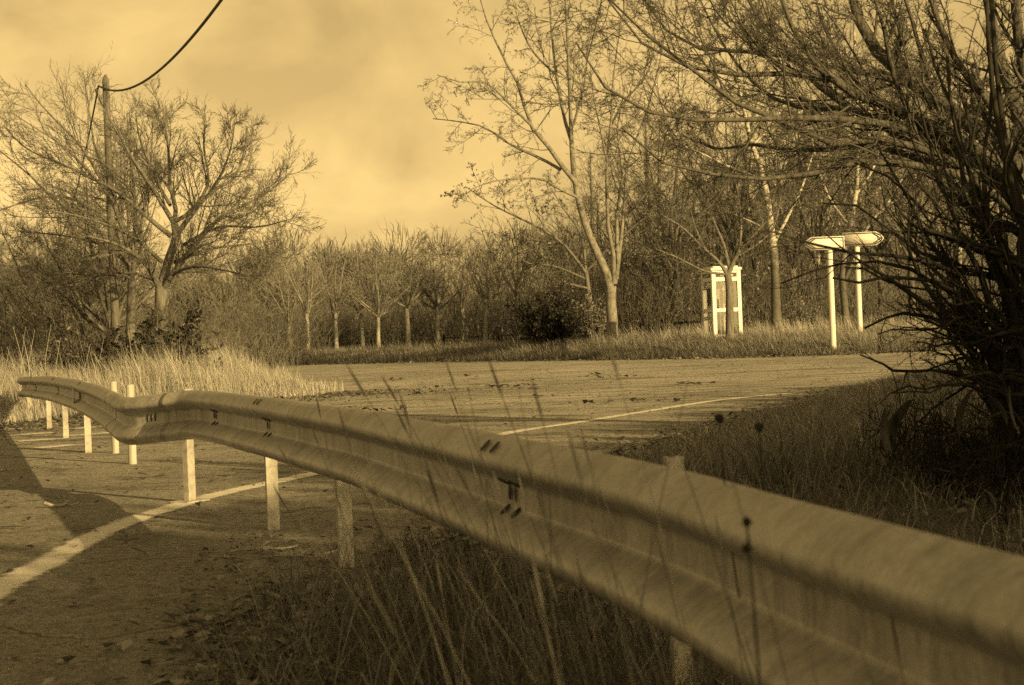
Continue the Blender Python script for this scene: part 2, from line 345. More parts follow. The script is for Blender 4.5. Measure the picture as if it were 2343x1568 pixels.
def poly_sheet(name, poly, mat, lift, step=0.8, parent=None):
    poly = np.array(poly, float); lo, hi = poly.min(0), poly.max(0)
    xs = np.arange(lo[0], hi[0], step); ys = np.arange(lo[1], hi[1], step); X, Y = np.meshgrid(xs, ys); P = np.stack([X.ravel(), Y.ravel()], 1)
    ins = np.zeros(len(P), bool); n = len(poly)
    for a in range(n):
        p, q = poly[a], poly[(a + 1) % n]
        c = ((p[1] > P[:, 1]) != (q[1] > P[:, 1])) & (P[:, 0] < (q[0] - p[0]) * (P[:, 1] - p[1]) / (q[1] - p[1] + 1e-12) + p[0]); ins ^= c
    P = P[ins]; pts = [Vector(p) for p in poly] + [Vector(p) for p in P]
    v, e, f, *_ = delaunay_2d_cdt(pts, [], [list(range(n))], 1, 1e-5)
    va = np.array([(p.x, p.y) for p in v]); z = gz(va[:, 0], va[:, 1]) + lift
    me = bpy.data.meshes.new(name); me.from_pydata([(a, b, c) for (a, b), c in zip(va, z)], [], [list(q) for q in f]); me.update()
    return mesh_obj(name, me, mat, parent)
def dense(poly, step, jit=0.0, seed=0):
    rng = np.random.default_rng(seed); out = []
    for p, q in zip(poly[:-1], poly[1:]):
        n = max(1, int(np.hypot(*(q - p)) / step))
        for k in range(n): out.append(p + (q - p) * k / n + rng.normal(size=2) * jit)
    out.append(poly[-1]); return np.array(out)
def smooth_line(p, n=8):
    p = np.array(p, float); q = np.vstack([2 * p[0] - p[1], p, 2 * p[-1] - p[-2]]); out = []
    for i in range(1, len(q) - 2):
        for t in np.arange(n) / n:
            a, b, c, d = q[i - 1], q[i], q[i + 1], q[i + 2]
            out.append(0.5 * (2 * b + (c - a) * t + (2 * a - 5 * b + 4 * c - d) * t * t + (3 * b - a - 3 * c + d) * t ** 3))
    out.append(p[-1]); return np.array(out)
re_s = dense(smooth_line(RE), 0.35, 0.05, 1); le_s = dense(smooth_line(LE[:-2]), 0.5, 0.08, 2)
fe_s = dense(FE[2:11], 0.9, 0.10, 3)
road_poly = np.vstack([[(-14, 0)], re_s, fe_s[::-1], le_s[::-1]])
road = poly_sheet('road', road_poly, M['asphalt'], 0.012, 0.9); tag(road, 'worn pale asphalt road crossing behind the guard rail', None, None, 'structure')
def strip(name, pts, w, parent, label, lift=0.017, jit=0.012, seed=0):
    pts = np.array(pts, float); rng = np.random.default_rng(seed); t = np.gradient(pts, axis=0); t /= np.linalg.norm(t, axis=1, keepdims=True); nrm = np.stack([-t[:, 1], t[:, 0]], 1)
    ww = w / 2 + rng.normal(size=len(pts)) * jit
    L_ = pts + nrm * ww[:, None]; R_ = pts - nrm * (w / 2 + rng.normal(size=len(pts)) * jit)[:, None]
    q = [L_, pts * .5 + L_ * .5, pts, pts * .5 + R_ * .5, R_]
    v = np.vstack([np.column_stack([a, gz(a[:, 0], a[:, 1]) + lift]) for a in q]); rn = np.repeat([0, .5, .62, .5, 0], len(pts))
    n = len(pts); i = np.arange(n - 1); f = np.vstack([np.stack([i, i + 1, i + 1 + n, i + n], 1)[:, ::-1] + k * n for k in range(4)])
    o = mesh_obj(name, np_mesh(name, v, [f], False, rn), M['paint'], parent)
    if label: o['label'] = label
    return o
LINE_PX = [(-90, 1430), (0, 1352), (120, 1288), (250, 1217), (400, 1164), (520, 1131), (600, 1114), (700, 1092), (900, 1047), (1170, 993), (1300, 973), (1450, 949), (1640, 919), (1800, 903)]
line_xy = smooth_line([tuple(ground(*p).xy) for p in LINE_PX], 10)
strip('edge_line', dense(line_xy, 0.08), 0.25, road, 'worn white line curving along the road edge', seed=4)
def hatch():
    rows = [((0, 986), (86, 981)), ((20, 1000), (124, 992)), ((154, 985), (262, 976)), ((151, 1001), (262, 992)), ((40, 1013), (150, 1006)), ((75, 1030), (165, 1021))]
    for k, (a, b) in enumerate(rows):
        p, q = ground(*a).xy, ground(*b).xy
        strip('hatch_stripe', [p.lerp(q, t) for t in np.linspace(0, 1, 24)], 0.5 if k < 4 else 0.4, road, None, seed=20 + k, jit=0.03)
hatch()
# ------------------------------------------------------------------ the guard rail
RAIL = [(0.98, -0.6, .725), (0.72, 0.9, .725), (0.545, 1.89, .725), (0.25, 3.54, .725), (0.0, 4.5, .725), (-0.66, 7.1, .722), (-1.24, 8.9, .73), (-1.78, 10.5, .73),
        (-2.03, 11.05, .732), (-2.52, 11.38, .688), (-3.21, 13.8, .722), (-4.2, 17.0, .738), (-5.7, 21.6, .735), (-7.35, 26.4, .69), (-7.75, 27.6, .66)]
def chaikin(p, n):
    p = np.array(p, float)
    for _ in range(n):
        a, b = p[:-1] * .91 + p[1:] * .09, p[:-1] * .09 + p[1:] * .91; q = np.empty((2 * len(a) + 2, 3)); q[0] = p[0]; q[1:-1:2] = a; q[2:-1:2] = b; q[-1] = p[-1]; p = q
    return p
rail_c = chaikin(RAIL, 3)
rail_c = rail_c[np.concatenate([[True], np.linalg.norm(np.diff(rail_c, axis=0), axis=1) > 1e-5])]
rail_s = np.concatenate([[0], np.cumsum(np.linalg.norm(np.diff(rail_c, axis=0), axis=1))])
def rail_at(s):
    p = np.array([np.interp(s, rail_s, rail_c[:, k]) for k in range(3)]).T
    e = 0.05; a = np.array([np.interp(np.asarray(s) - e, rail_s, rail_c[:, k]) for k in range(3)]).T; b = np.array([np.interp(np.asarray(s) + e, rail_s, rail_c[:, k]) for k in range(3)]).T
    t = b - a; t /= np.linalg.norm(t, axis=-1, keepdims=True)
    n = np.stack([-t[..., 1], t[..., 0], np.zeros_like(t[..., 0])], -1); n /= np.linalg.norm(n, axis=-1, keepdims=True)
    return p, t, n
def s_of_y(y):
    i = int(np.argmax(rail_c[:, 1] >= y)); i = max(i, 1); f = (y - rail_c[i - 1, 1]) / (rail_c[i, 1] - rail_c[i - 1, 1]); return float(rail_s[i - 1] + f * (rail_s[i] - rail_s[i - 1]))
PROF0 = [(0.006, 0.311), (0.020, 0.309), (0.046, 0.293), (0.070, 0.268), (0.077, 0.250), (0.071, 0.232), (0.044, 0.214), (0.012, 0.197), (0.003, 0.190), (0.0, 0.180), (0.0, 0.130),
         (0.003, 0.121), (0.012, 0.113), (0.044, 0.092), (0.070, 0.070), (0.077, 0.053), (0.071, 0.034), (0.046, 0.014), (0.020, 0.002), (0.006, 0.0)]
PROF = smooth_line(PROF0, 3)
def rail_panel(s0, s1, off, parent):
    ss = np.arange(s0, s1 + 0.04, 0.04); p, t, n = rail_at(ss)
    rng = np.random.default_rng(int(s0 * 100) + 9)
    wob = np.interp(ss, np.linspace(s0, s1, 7), rng.normal(size=7) * 0.004)
    def shell(o):
        v = p[:, None, :] + n[:, None, :] * (PROF[None, :, 0, None] + o + wob[:, None, None])
        v[:, :, 2] = p[:, None, 2] - 0.311 + PROF[None, :, 1]
        return v
    A, B = shell(off + 0.003), shell(off); k = len(PROF); m = len(ss)
    i = np.arange(m * k).reshape(m, k)
    fa = np.stack([i[:-1, :-1], i[1:, :-1], i[1:, 1:], i[:-1, 1:]], -1).reshape(-1, 4); fb = fa[:, ::-1] + m * k
    r1 = np.concatenate([i[:, 0], i[-1, 1:], i[-2::-1, -1], i[0, -2:0:-1]]); r2 = np.roll(r1, -1)
    fr = np.stack([r1, r1 + m * k, r2 + m * k, r2], -1)
    me = np_mesh('rail_panel', np.vstack([A.reshape(-1, 3), B.reshape(-1, 3)]) - RAIL_ORG, [fa, fb, fr], True)
    return mesh_obj('rail_panel', me, M['steel'], parent)
RAIL_ORG = np.array([-1.2, 8.8, 0.0])
rail = empty('guard_rail', RAIL_ORG); tag(rail, 'long curving galvanised steel guard rail on short posts in the foreground', 'guard rail')
def prof_pt(v, upper):
    """point and normal on the profile at height v; picks the slope"""
    k = int(np.argmin(np.abs(PROF[:, 1] - v))); k = min(max(k, 1), len(PROF) - 2)
    d = PROF[k + 1] - PROF[k - 1]; nn = np.array([-d[1], d[0]]); nn /= np.linalg.norm(nn)
    if nn[0] < 0: nn = -nn
    return PROF[k], nn, d / np.linalg.norm(d)
def oval(name, mat, a, b, h):
    th = np.arange(12) * 2 * np.pi / 12; v = [(a * math.cos(q), b * math.sin(q), 0) for q in th] + [(a * .8 * math.cos(q), b * .8 * math.sin(q), h) for q in th]
    f = [np.array([(i, (i + 1) % 12, 12 + (i + 1) % 12, 12 + i) for i in range(12)]), np.array([[12 + i for i in range(12)]])]
    me = np_mesh(name, v, f); me.materials.append(mat); return me
BOLT = oval('bolt', M['bolt'], 0.021, 0.011, 0.005); SLOT = oval('slot_mark', M['hole'], 0.026, 0.007, 0.0015)
GLINT = oval('slot_light', M['post'], 0.02, 0.004, 0.0015)  # pale ovals paint the daylight seen through the rail openings
def fit(panel, me, name, s, v, off=0.004):
    p, t, n = rail_at(s); (u, vv), nn, dd = prof_pt(v, True)
    pos = p + n * (u + off) ; pos[2] = p[2] - 0.311 + vv; up = np.array([0, 0, 1.0])
    N_ = n * nn[0] + up * nn[1]; A_ = n * dd[0] + up * dd[1]; A_ -= N_ * A_.dot(N_); A_ /= np.linalg.norm(A_); B_ = np.cross(N_, A_)
    o = bpy.data.objects.new(name, me); link(o, panel)
    q = pos + N_ * 0.003 - RAIL_ORG
    o.matrix_local = Matrix(((A_[0], B_[0], N_[0], q[0]), (A_[1], B_[1], N_[1], q[1]), (A_[2], B_[2], N_[2], q[2]), (0, 0, 0, 1)))
JY = [-0.5, 1.5, 4.45, 8.85, 11.06, 12.6, 16.2, 20.2, 24.2, 27.55]
JS = [s_of_y(y) for y in JY]; SV = s_of_y(11.06)
panels = []
for k in range(len(JS) - 1):
    panels.append(rail_panel(JS[k], JS[k + 1] + (0.17 if k < len(JS) - 2 else 0), 0.0045 if k % 2 else 0.0, rail))
for k in (1, 2, 3, 6, 7, 8):
    pn = panels[k]; s = JS[k] + 0.03
    off = 0.005
    for v, d in ((0.287, 0.0), (0.287, 0.1), (0.196, -0.02), (0.196, 0.09), (0.116, -0.01), (0.116, 0.1)): fit(pn, BOLT, 'bolt', s + d, v, off)
    fit(pn, SLOT, 'slot_mark', s + 0.02, 0.1555, off); fit(pn, BOLT, 'bolt', s + 0.07, 0.1555, off)
for yy in (10.45,):
    s = s_of_y(yy); pn = panels[3]
    for v, d in ((0.196, 0), (0.196, 0.1), (0.116, 0.0), (0.116, 0.1)): fit(pn, BOLT, 'bolt', s + d, v, 0.005)
    fit(pn, SLOT, 'slot_mark', s + 0.05, 0.1555, 0.005); fit(pn, BOLT, 'bolt', s + 0.1, 0.1555, 0.005)
for ss_, k, mm in ((SV + .12, 4, GLINT), (SV + .34, 4, SLOT), (s_of_y(12.9), 5, GLINT)):
    for d in (-0.035, 0, 0.035): fit(panels[k], mm, 'slot_mark', ss_ + d, 0.1555, 0.005)
def reflector():
    s = s_of_y(17.2); p, t, n = rail_at(s); g = Geo(); w, h = 0.16, 0.075
    poly = [(-w, -h * 1.15), (w * .45, -h * .95), (w, -h * .4), (w, h * .4), (w * .45, h * .95), (-w, h * 1.15)]
    up = np.array([0, 0, 1.0]); c = p + n * 0.058; c[2] = p[2] - 0.311 + 0.1555
    v = [c + -t * a + up * b + n * q for q in (0, 0.004) for a, b in poly]
    f = [np.array([[6, 7, 8, 9, 10, 11]]), np.array([[5, 4, 3, 2, 1, 0]]), np.array([(i, (i + 1) % 6, 6 + (i + 1) % 6, 6 + i) for i in range(6)])]
    g.add(np.array(v) - RAIL_ORG, f); o = mesh_obj('reflector_plate', g.mesh('reflector_plate'), M['steel'], rail); o['label'] = 'flat reflector plate bolted in the rail valley'
reflector()
def c_post(h, mat, name='post', w=0.07, dpt=0.1):
    """rolled C-section post, open to the side"""
    t = 0.006; lip = 0.025
    pr = [(-dpt / 2, -w / 2), (dpt / 2, -w / 2), (dpt / 2, w / 2), (dpt / 2 - lip, w / 2), (dpt / 2 - lip, w / 2 - t), (dpt / 2 - t, w / 2 - t), (dpt / 2 - t, -w / 2 + t), (-dpt / 2 + t, -w / 2 + t), (-dpt / 2 + t, w / 2 - t), (-dpt / 2 + lip, w / 2 - t), (-dpt / 2 + lip, w / 2), (-dpt / 2, w / 2)]
    bm = bmesh.new(); f = bm.faces.new([bm.verts.new((x, y, 0)) for x, y in pr]); r = bmesh.ops.extrude_face_region(bm, geom=[f])
    bmesh.ops.translate(bm, verts=[q for q in r['geom'] if isinstance(q, bmesh.types.BMVert)], vec=(0, 0, h)); bmesh.ops.recalc_face_normals(bm, faces=bm.faces)
    me = bpy.data.meshes.new(name); bm.to_mesh(me); bm.free(); me.materials.append(mat); return me
POSTME = c_post(1.0, M['post'])
def rail_post(px, label=None, extra=-0.02, plate=False, y=None, wide=1.0):
    """post right behind the rail where the photo shows it"""
    best = None
    if y is None:
        ss = np.linspace(0, rail_s[-1], 1500); p, t, n = rail_at(ss); q = p - n * 0.06
        v = q - np.array(CAMP); dd = v @ np.array(FWD); xx = CX + FPX * (v @ np.array(RGT)) / dd
        i = int(np.argmin(np.abs(xx - px) + (dd < 1) * 9999)); s = ss[i]
    else: s = s_of_y(y)
    p, t, n = rail_at(s); q = p - n * 0.062; z0 = gzs(q[0], q[1]) - 0.05
    o = bpy.data.objects.new('post', POSTME); link(o, rail); o.location = (q[0] - RAIL_ORG[0], q[1] - RAIL_ORG[1], z0); o.scale = (.62, .62, p[2] + extra - z0)
    o.rotation_euler = (0, 0, math.atan2(n[1], n[0]) + math.pi)
    if label: o['label'] = label
    if plate:
        b = bevel_box('base_plate', (0.2, 0.16, 0.012), M['post'], rail, (q[0] - RAIL_ORG[0], q[1] - RAIL_ORG[1], z0 + 0.05 + 0.02), 0.003); b.rotation_euler = (0, 0, math.atan2(n[1], n[0]))
    return o
for px in (775, 612, 195, 145, 108): rail_post(px)
rail_post(424, plate=True, extra=.014); rail_post(0, y=3.5, extra=0.004).scale.xy = (.36, .4); rail_post(0, y=1.2); rail_post(0, y=26.9)
def free_post(px, pyb, top, label, mat, r):
    b = ground(px, pyb); h = (at(px - 8, top, b.y) - b).z; g = Geo()
    g.tubes([[(0, 0, -0.05), (0, 0, h * .5), (0.004, 0, h - 0.01), (0.004, 0, h)]], [[r, r, r, r * .85]], 10)
    o = mesh_obj('wooden_post', g.mesh('wooden_post', False), mat, None, b); tag(o, label, 'post', 'wooden posts behind the rail'); return o
wp1 = free_post(265, 1040, 873, 'round wooden post with a chain hanging on it, behind the rail', M['wood_post'], 0.034)
wp2 = free_post(304, 1065, 880, 'weathered wooden post just left of the rail bend, with no chain', M['wood_post'], 0.036)
def chain():
    g = Geo(); th = np.linspace(0, 2 * np.pi, 9)
    for k in range(7):
        c = np.array([0.012, -0.042, 0.55 - k * 0.045]); a = 0.012; b = 0.028
        ring = np.stack([c[0] + (a * np.cos(th) if k % 2 else 0 * th), c[1] + (0 * th if k % 2 else a * np.cos(th) * .5), c[2] + b * np.sin(th)], 1)
        g.tubes([ring], [np.full(9, 0.0045)], 4)
    mesh_obj('chain', g.mesh('chain'), M['metal_dark'], wp1)
chain()
# ------------------------------------------------------------------ telephone booth
def booth():
    d = 57.0; p = at(1654, 778, d); z = gzs(p.x, p.y); S = 1.0; Ht = 2.36
    root = empty('telephone_booth', (p.x, p.y, z - 0.02), math.radians(14)); tag(root, 'white glazed telephone booth behind the bare tree, lettered on its header', 'phone booth')
    base = bevel_box('floor_slab', (S + .06, S + .06, .1), M['white'], root, (0, 0, .05), .01)
    h = S / 2
    for sx in (-1, 1):
        for sy in (-1, 1): bevel_box('corner_post', (.13, .13, Ht - .18), M['white'], root, (sx * (h - .065), sy * (h - .065), .1 + (Ht - .18) / 2), .012)
    rf = bevel_box('roof', (S + .08, S + .08, .09), M['white'], root, (0, 0, Ht - .035), .02, seg=2); bevel_box('roof_cap', (S - .1, S - .1, .05), M['white'], rf, (0, 0, .07), .02)
    for k in range(4):
        a = k * math.pi / 2; R_ = Matrix.Rotation(a, 4, 'Z'); ca, sa = math.cos(a), math.sin(a)
        def P(x, y, zz): return (x * ca - y * sa, x * sa + y * ca, zz)
        w = S - .26; yf = -(h - .05)
        side = {0: 'front', 1: 'right', 2: 'back', 3: 'left'}[k]
        hd = bevel_box('header', (w, .07, .34), M['white'], root, P(0, yf, Ht - .26), .006, (0, 0, a))
        bevel_box('mid_rail', (w, .06, .12), M['white'], root, P(0, yf, 1.0), .008, (0, 0, a))
        bevel_box('bottom_rail', (w, .06, .1), M['white'], root, P(0, yf, .16), .008, (0, 0, a))
        bevel_box('pane', (w - .004, .008, .73), M['glass'], root, P(0, yf, .575), .001, (0, 0, a))
        bevel_box('pane', (w - .004, .008, .86), M['glass'], root, P(0, yf, 1.49), .001, (0, 0, a))
        sg = bevel_box('name_panel', (w - .03, .012, .135), M['black'], hd, (0, -.04, .03), .002)
        tx = bpy.data.curves.new('lettering', 'FONT'); tx.body = 'Téléphone'; tx.size = .105; tx.align_x = 'CENTER'; tx.align_y = 'CENTER'; tx.extrude = .002; tx.offset = .0025
        to = bpy.data.objects.new('lettering_curve', tx); link(to); bpy.context.view_layer.update()
        tm = bpy.data.meshes.new_from_object(to.evaluated_get(bpy.context.evaluated_depsgraph_get())); bpy.data.objects.remove(to); tm.name = 'lettering'; tm.materials.clear()
        to = mesh_obj('lettering', tm, M['sign_white'], sg, (0, -.009, -.005)); to.rotation_euler = (math.pi / 2, 0, 0)
    for x, zz, hh in ((.1, 1.49, .86), (.24, 1.49, .86), (.1, .575, .73), (.24, .575, .73)):
        bevel_box('glazing_bar', (.045, .05, hh), M['white'], root, (x, h - .05, zz), .004)
    ph = bevel_box('telephone', (.34, .16, .6), M['phone'], root, (-.08, h - .2, 1.45), .02, seg=2); bevel_box('handset', (.06, .06, .24), M['black'], ph, (-.12, -.1, .08), .02, seg=2)
    bevel_box('shelf', (.5, .25, .03), M['phone'], root, (-.05, h - .22, 1.02), .006)
    bevel_box('door_handle', (.03, .04, .3), M['metal_dark'], root, (-.3, -h - .012, 1.2), .008)
booth()
# ------------------------------------------------------------------ the two direction signs
def arrow_sign(px, pyb, d, x0, x1, yc, hpx, point, label, tilt):
    b = at(px, pyb, d); z = gzs(b.x, b.y); s = d / FPX; b.z = z
    root = empty('direction_sign', b); tag(root, label, 'road sign', 'arrow signs by the road')
    top = (at(px - 9, yc - hpx * .5, d)).z - z
    g = Geo(); g.tubes([[(0, 0, -.1), (0, 0, top * .5), (0, 0, top - .03), (0, 0, top)]], [[.085, .085, .085, .08]], 16)
    mesh_obj('post', g.mesh('post', True), M['sign_white'], root)
    L_ = (x1 - x0) * s * 1.12; H_ = hpx * s; cx = ((x0 + x1) / 2 - (px - 9)) * s * 1.12; zc = top - H_ * .5
    def outline(ins):
        a, hh, tip = L_ / 2 - ins, H_ / 2 - ins, H_ * .55
        q = [(-a, -hh), (a - tip, -hh), (a - tip * .25, -hh * .45), (a, 0), (a - tip * .25, hh * .45), (a - tip, hh), (-a, hh)]
        if point < 0: q = [(-x, y) for x, y in q][::-1]
        return q
    def plate(name, q, y0, y1, mat, par, holes=None):
        n = len(q); v = [(cx + x, y, zc + w) for y in (y0, y1) for x, w in q]
        me = np_mesh(name, v, [np.array([list(range(n))]), np.array([list(range(2 * n - 1, n - 1, -1))]), np.array([(i, n + i, n + (i + 1) % n, (i + 1) % n) for i in range(n)])])
        o = mesh_obj(name, me, mat, par); return o
    pl = plate('panel', outline(0), -.135, -.095, M['sign_white'], root); pl.rotation_euler = (0, 0, tilt)
    o1, o2 = outline(.022), outline(.056); n = len(o1); v = [(cx + x, -.1375, zc + w) for x, w in o1] + [(cx + x, -.1375, zc + w) for x, w in o2]
    me = np_mesh('border', v, [np.array([(i, (i + 1) % n, n + (i + 1) % n, n + i) for i in range(n)])])
    mesh_obj('border', me, M['black'], pl)
    # dark chevron at the point
    a, hh, tip = L_ / 2 - .06, H_ / 2 - .06, H_ * .55; w = .07
    q = [(a - tip, -hh), (a, 0), (a - tip, hh), (a - tip - w, hh), (a - w, 0), (a - tip - w, -hh)]
    if point < 0: q = [(-x, y) for x, y in q]
    v = [(cx + x, -.138, zc + ww) for x, ww in q]; mesh_obj('chevron', np_mesh('chevron', v, [np.array([[0, 1, 4, 5], [1, 2, 3, 4]])]), M['black'], pl)
    for dz in (-.35, .35): bevel_box('clamp', (.2, .12, .03), M['metal_dark'], root, (0, -.045, zc + dz * H_), .004)
arrow_sign(1906, 793, 50.0, 1843, 1926, 557, 30, -1, 'blank white arrow sign pointing left on a thick pale post', math.radians(4))
arrow_sign(1968, 780, 53.5, 1930, 2013, 548, 31, 1, 'blank white arrow sign pointing right on a thick pale post', math.radians(-3))
# ------------------------------------------------------------------ utility poles and cables
def utility_pole(x, y, h, label):
    z = gzs(x, y); root = empty('utility_pole', (x, y, z)); tag(root, label, 'utility pole', 'wooden utility poles')
    g = Geo(); g.tubes([[(0, 0, -.3), (0, 0, h * .3), (0, 0, h * .7), (0, 0, h - .12), (0, 0, h)]], [[.105, .1, .085, .08, .025]], 12)
    mesh_obj('shaft', g.mesh('shaft', True), M['pole_wood'], root)
    g = Geo(); g.tubes([[(.0, -.1, h - .3), (-.12, -.12, h - .28), (-.22, -.1, h - .36)]], [[.012, .012, .012]], 6); g.box((0, -.1, h - .3), (.05, .04, .14)); g.tubes([[(.05, 0, h - .27), (.2, 0, h - .27)]], [[.01, .01]], 6)
    g.tubes([[(-.2, -.1, h - .34), (-.2, -.1, h - .44)]], [[.035, .02]], 8)
    mesh_obj('bracket', g.mesh('bracket'), M['metal_dark'], root); return root
PD = 40.8; pt = at(241, 172, PD); ph_ = pt.z - gzs(pt.x, pt.y)
utility_pole(pt.x, pt.y, ph_, 'wooden utility pole with pointed top rising above the left tree')
pole2 = (5.96, -10.0); utility_pole(pole2[0], pole2[1], 7.7, 'wooden utility pole behind the viewer carrying the near cable')
def twisted(pts, r, pitch):
    pts = np.array(pts, float); s = np.concatenate([[0], np.cumsum(np.linalg.norm(np.diff(pts, axis=0), axis=1))]); n = int(s[-1] / (pitch / 8)); q = np.linspace(0, s[-1], n)
    c = np.stack([np.interp(q, s, pts[:, k]) for k in range(3)], 1); t = np.gradient(c, axis=0); t /= np.linalg.norm(t, axis=1, keepdims=True)
    a = np.cross(t, (0, 0, 1.0)); a /= np.linalg.norm(a, axis=1, keepdims=True); b = np.cross(t, a); g = Geo()
    for k in range(3):
        th = q / pitch * 2 * np.pi + k * 2.094
        g.tubes([c + (a * np.cos(th)[:, None] + b * np.sin(th)[:, None]) * r * .55], [np.full(n, r * .55)], 4)
    return g.mesh('cable')
A0 = at(225, 197, PD); tt = np.linspace(0, 1, 80); yy = A0.y + (pole2[1] - A0.y) * tt; xx = A0.x + (pole2[0] - .2 - A0.x) * tt
zz = 4.9 + (A0.z - 4.9) * ((yy - 17) / (A0.y - 17)) ** 2
tag(mesh_obj('cable', twisted(np.stack([xx, yy, zz], 1), .02, .28), M['cable']), 'black twisted cable sweeping from the pole up across the sky', 'cable')
B0 = at(120, 560, 95.0); tt = np.linspace(0, 1, 40)
P_ = np.stack([A0.x + (B0.x - A0.x) * tt, A0.y + (B0.y - A0.y) * tt, A0.z + (B0.z - A0.z) * tt - 1.6 * 4 * tt * (1 - tt) * .6], 1)
tag(mesh_obj('cable', twisted(P_, .022, .5), M['cable']), 'black cable dropping steeply from the pole top behind the left tree', 'cable')
# ------------------------------------------------------------------ bare trees
def resample(p, k):
    p = smooth_line(p, 6); s = np.concatenate([[0], np.cumsum(np.linalg.norm(np.diff(p, axis=0), axis=1))]); q = np.linspace(0, s[-1], k)
    return np.stack([np.interp(q, s, p[:, j]) for j in range(3)], 1)
def sprout(pts, rad, m, rng, t=(.2, 1.0), ang=(25, 60), ratio=(.35, .6), K=4, wander=.12, trop=(0, 0, .06), rr=.55, rmin=.002, tip=.35, fall=.5, flat=0.0, maxlen=9.0):
    n, kp, _ = pts.shape
    tt = t[0] + (t[1] - t[0]) * (np.arange(m)[None] + rng.random((n, m))) / m
    x = tt * (kp - 1); i = np.clip(x.astype(int), 0, kp - 2); f = (x - i)[..., None]; ii = np.arange(n)[:, None]
    p0 = pts[ii, i] * (1 - f) + pts[ii, i + 1] * f; tan = pts[ii, i + 1] - pts[ii, i]; tan /= np.linalg.norm(tan, axis=2, keepdims=True) + 1e-9
    r0 = rad[ii, i] * (1 - f[..., 0]) + rad[ii, i + 1] * f[..., 0]
    plen = np.linalg.norm(np.diff(pts, axis=1), axis=2).sum(1)[:, None]
    L_ = np.minimum(plen * rng.uniform(*ratio, (n, m)) * (1 - fall * tt), maxlen)
    q = rng.normal(size=(n, m, 3)); q[..., 2] *= (1 - flat); q -= tan * (q * tan).sum(2, keepdims=True); q /= np.linalg.norm(q, axis=2, keepdims=True) + 1e-9
    a = np.radians(rng.uniform(*ang, (n, m)))[..., None]; d = tan * np.cos(a) + q * np.sin(a)
    out = np.zeros((n, m, K, 3)); out[:, :, 0] = p0; step = (L_ / (K - 1))[..., None]; cur = p0.copy()
    for k in range(1, K):
        cur = cur + d * step; out[:, :, k] = cur
        d = d + rng.normal(size=d.shape) * wander + np.array(trop); d /= np.linalg.norm(d, axis=2, keepdims=True)
    rb = np.maximum(r0 * rr * rng.uniform(.75, 1.1, (n, m)), rmin); ro = rb[..., None] * np.linspace(1, tip, K)[None, None]
    return out.reshape(-1, K, 3), np.maximum(ro, rmin * .55).reshape(-1, K)
def px_limb(e, k=10):
    """(photo points, depth at start, depth at end, width px start, end) -> polyline"""
    p, d0, d1, w0, w1 = e; n = len(p)
    L_ = np.concatenate([[0], np.cumsum([math.hypot(p[i + 1][0] - p[i][0], p[i + 1][1] - p[i][1]) for i in range(n - 1)])]); L_ /= L_[-1]
    w = [np.array(at(x, y, d0 + (d1 - d0) * q)) for (x, y), q in zip(p, L_)]
    return resample(w, k), np.linspace(w0, w1, k) / 2 * np.linspace(d0, d1, k) / FPX
def traced_tree(name, label, limbs, levels, rng, mats, trunk_n=1, loc=None, group=None, buds=None, flare=1.35, extra=None, cat='tree'):
    """limbs[:trunk_n] form the trunk, the rest are limbs; levels: sprout keyword dicts"""
    L_ = [px_limb(e) for e in limbs]; base = np.array(loc if loc is not None else L_[0][0][0]); root = empty(name, base); tag(root, label, cat, group)
    for k in range(trunk_n): L_[k][1][:2] *= (flare, 1 + (flare - 1) * .3) if k == 0 else (1, 1)
    g = Geo()
    for k in range(trunk_n): g.tubes(*L_[k], 10)
    mesh_obj('trunk', g.mesh('trunk', True, off=base), mats[0], root)
    for e in L_[trunk_n:]:
        g = Geo(); g.tubes(*e, 7); mesh_obj('limb', g.mesh('limb', True, off=base), mats[0], root)
    src = L_[trunk_n:] if len(L_) > trunk_n else L_
    pts = np.array([a for a, b in src]); rad = np.array([b for a, b in src])
    if extra is not None: pts, rad = extra(pts, rad)
    grow(root, pts, rad, levels, rng, mats[1], base, buds); return root
def grow(root, pts, rad, levels, rng, mat, base, buds=None, g=None):
    own = g is None; g = g or Geo()
    for j, kw in enumerate(levels):
        kw = dict(kw); m = kw.pop('m'); sd = kw.pop('sides', 3 if j < 2 else 2); keep = kw.pop('keep', 1.0)
        p2, r2 = sprout(pts, rad, m, rng, **kw)
        if keep < 1: q = rng.random(len(p2)) < keep; p2, r2 = p2[q], r2[q]
        if sd == 2: g.ribbons(p2, r2, rng)
        else: g.tubes(p2, r2, sd)
        if j == len(levels) - 1 and buds:
            nb, size, mt, nm = buds; sel = rng.integers(0, len(p2), nb); f = rng.random(nb)[:, None]; k = p2.shape[1]
            i = np.clip((f[:, 0] * (k - 1)).astype(int), 0, k - 2); pos = p2[sel, i] * (1 - f) + p2[sel, i + 1] * f
            gl = Geo(); gl.leaves(pos, rng.uniform(.6, 1.3, nb) * size, rng, .55, .9); lo = mesh_obj(nm, gl.mesh(nm, rnd=True, off=base), mt, root); lo['kind'] = 'stuff'
        pts, rad = p2, r2
    if own: mesh_obj('crown', g.mesh('crown', False, off=base), mat, root)
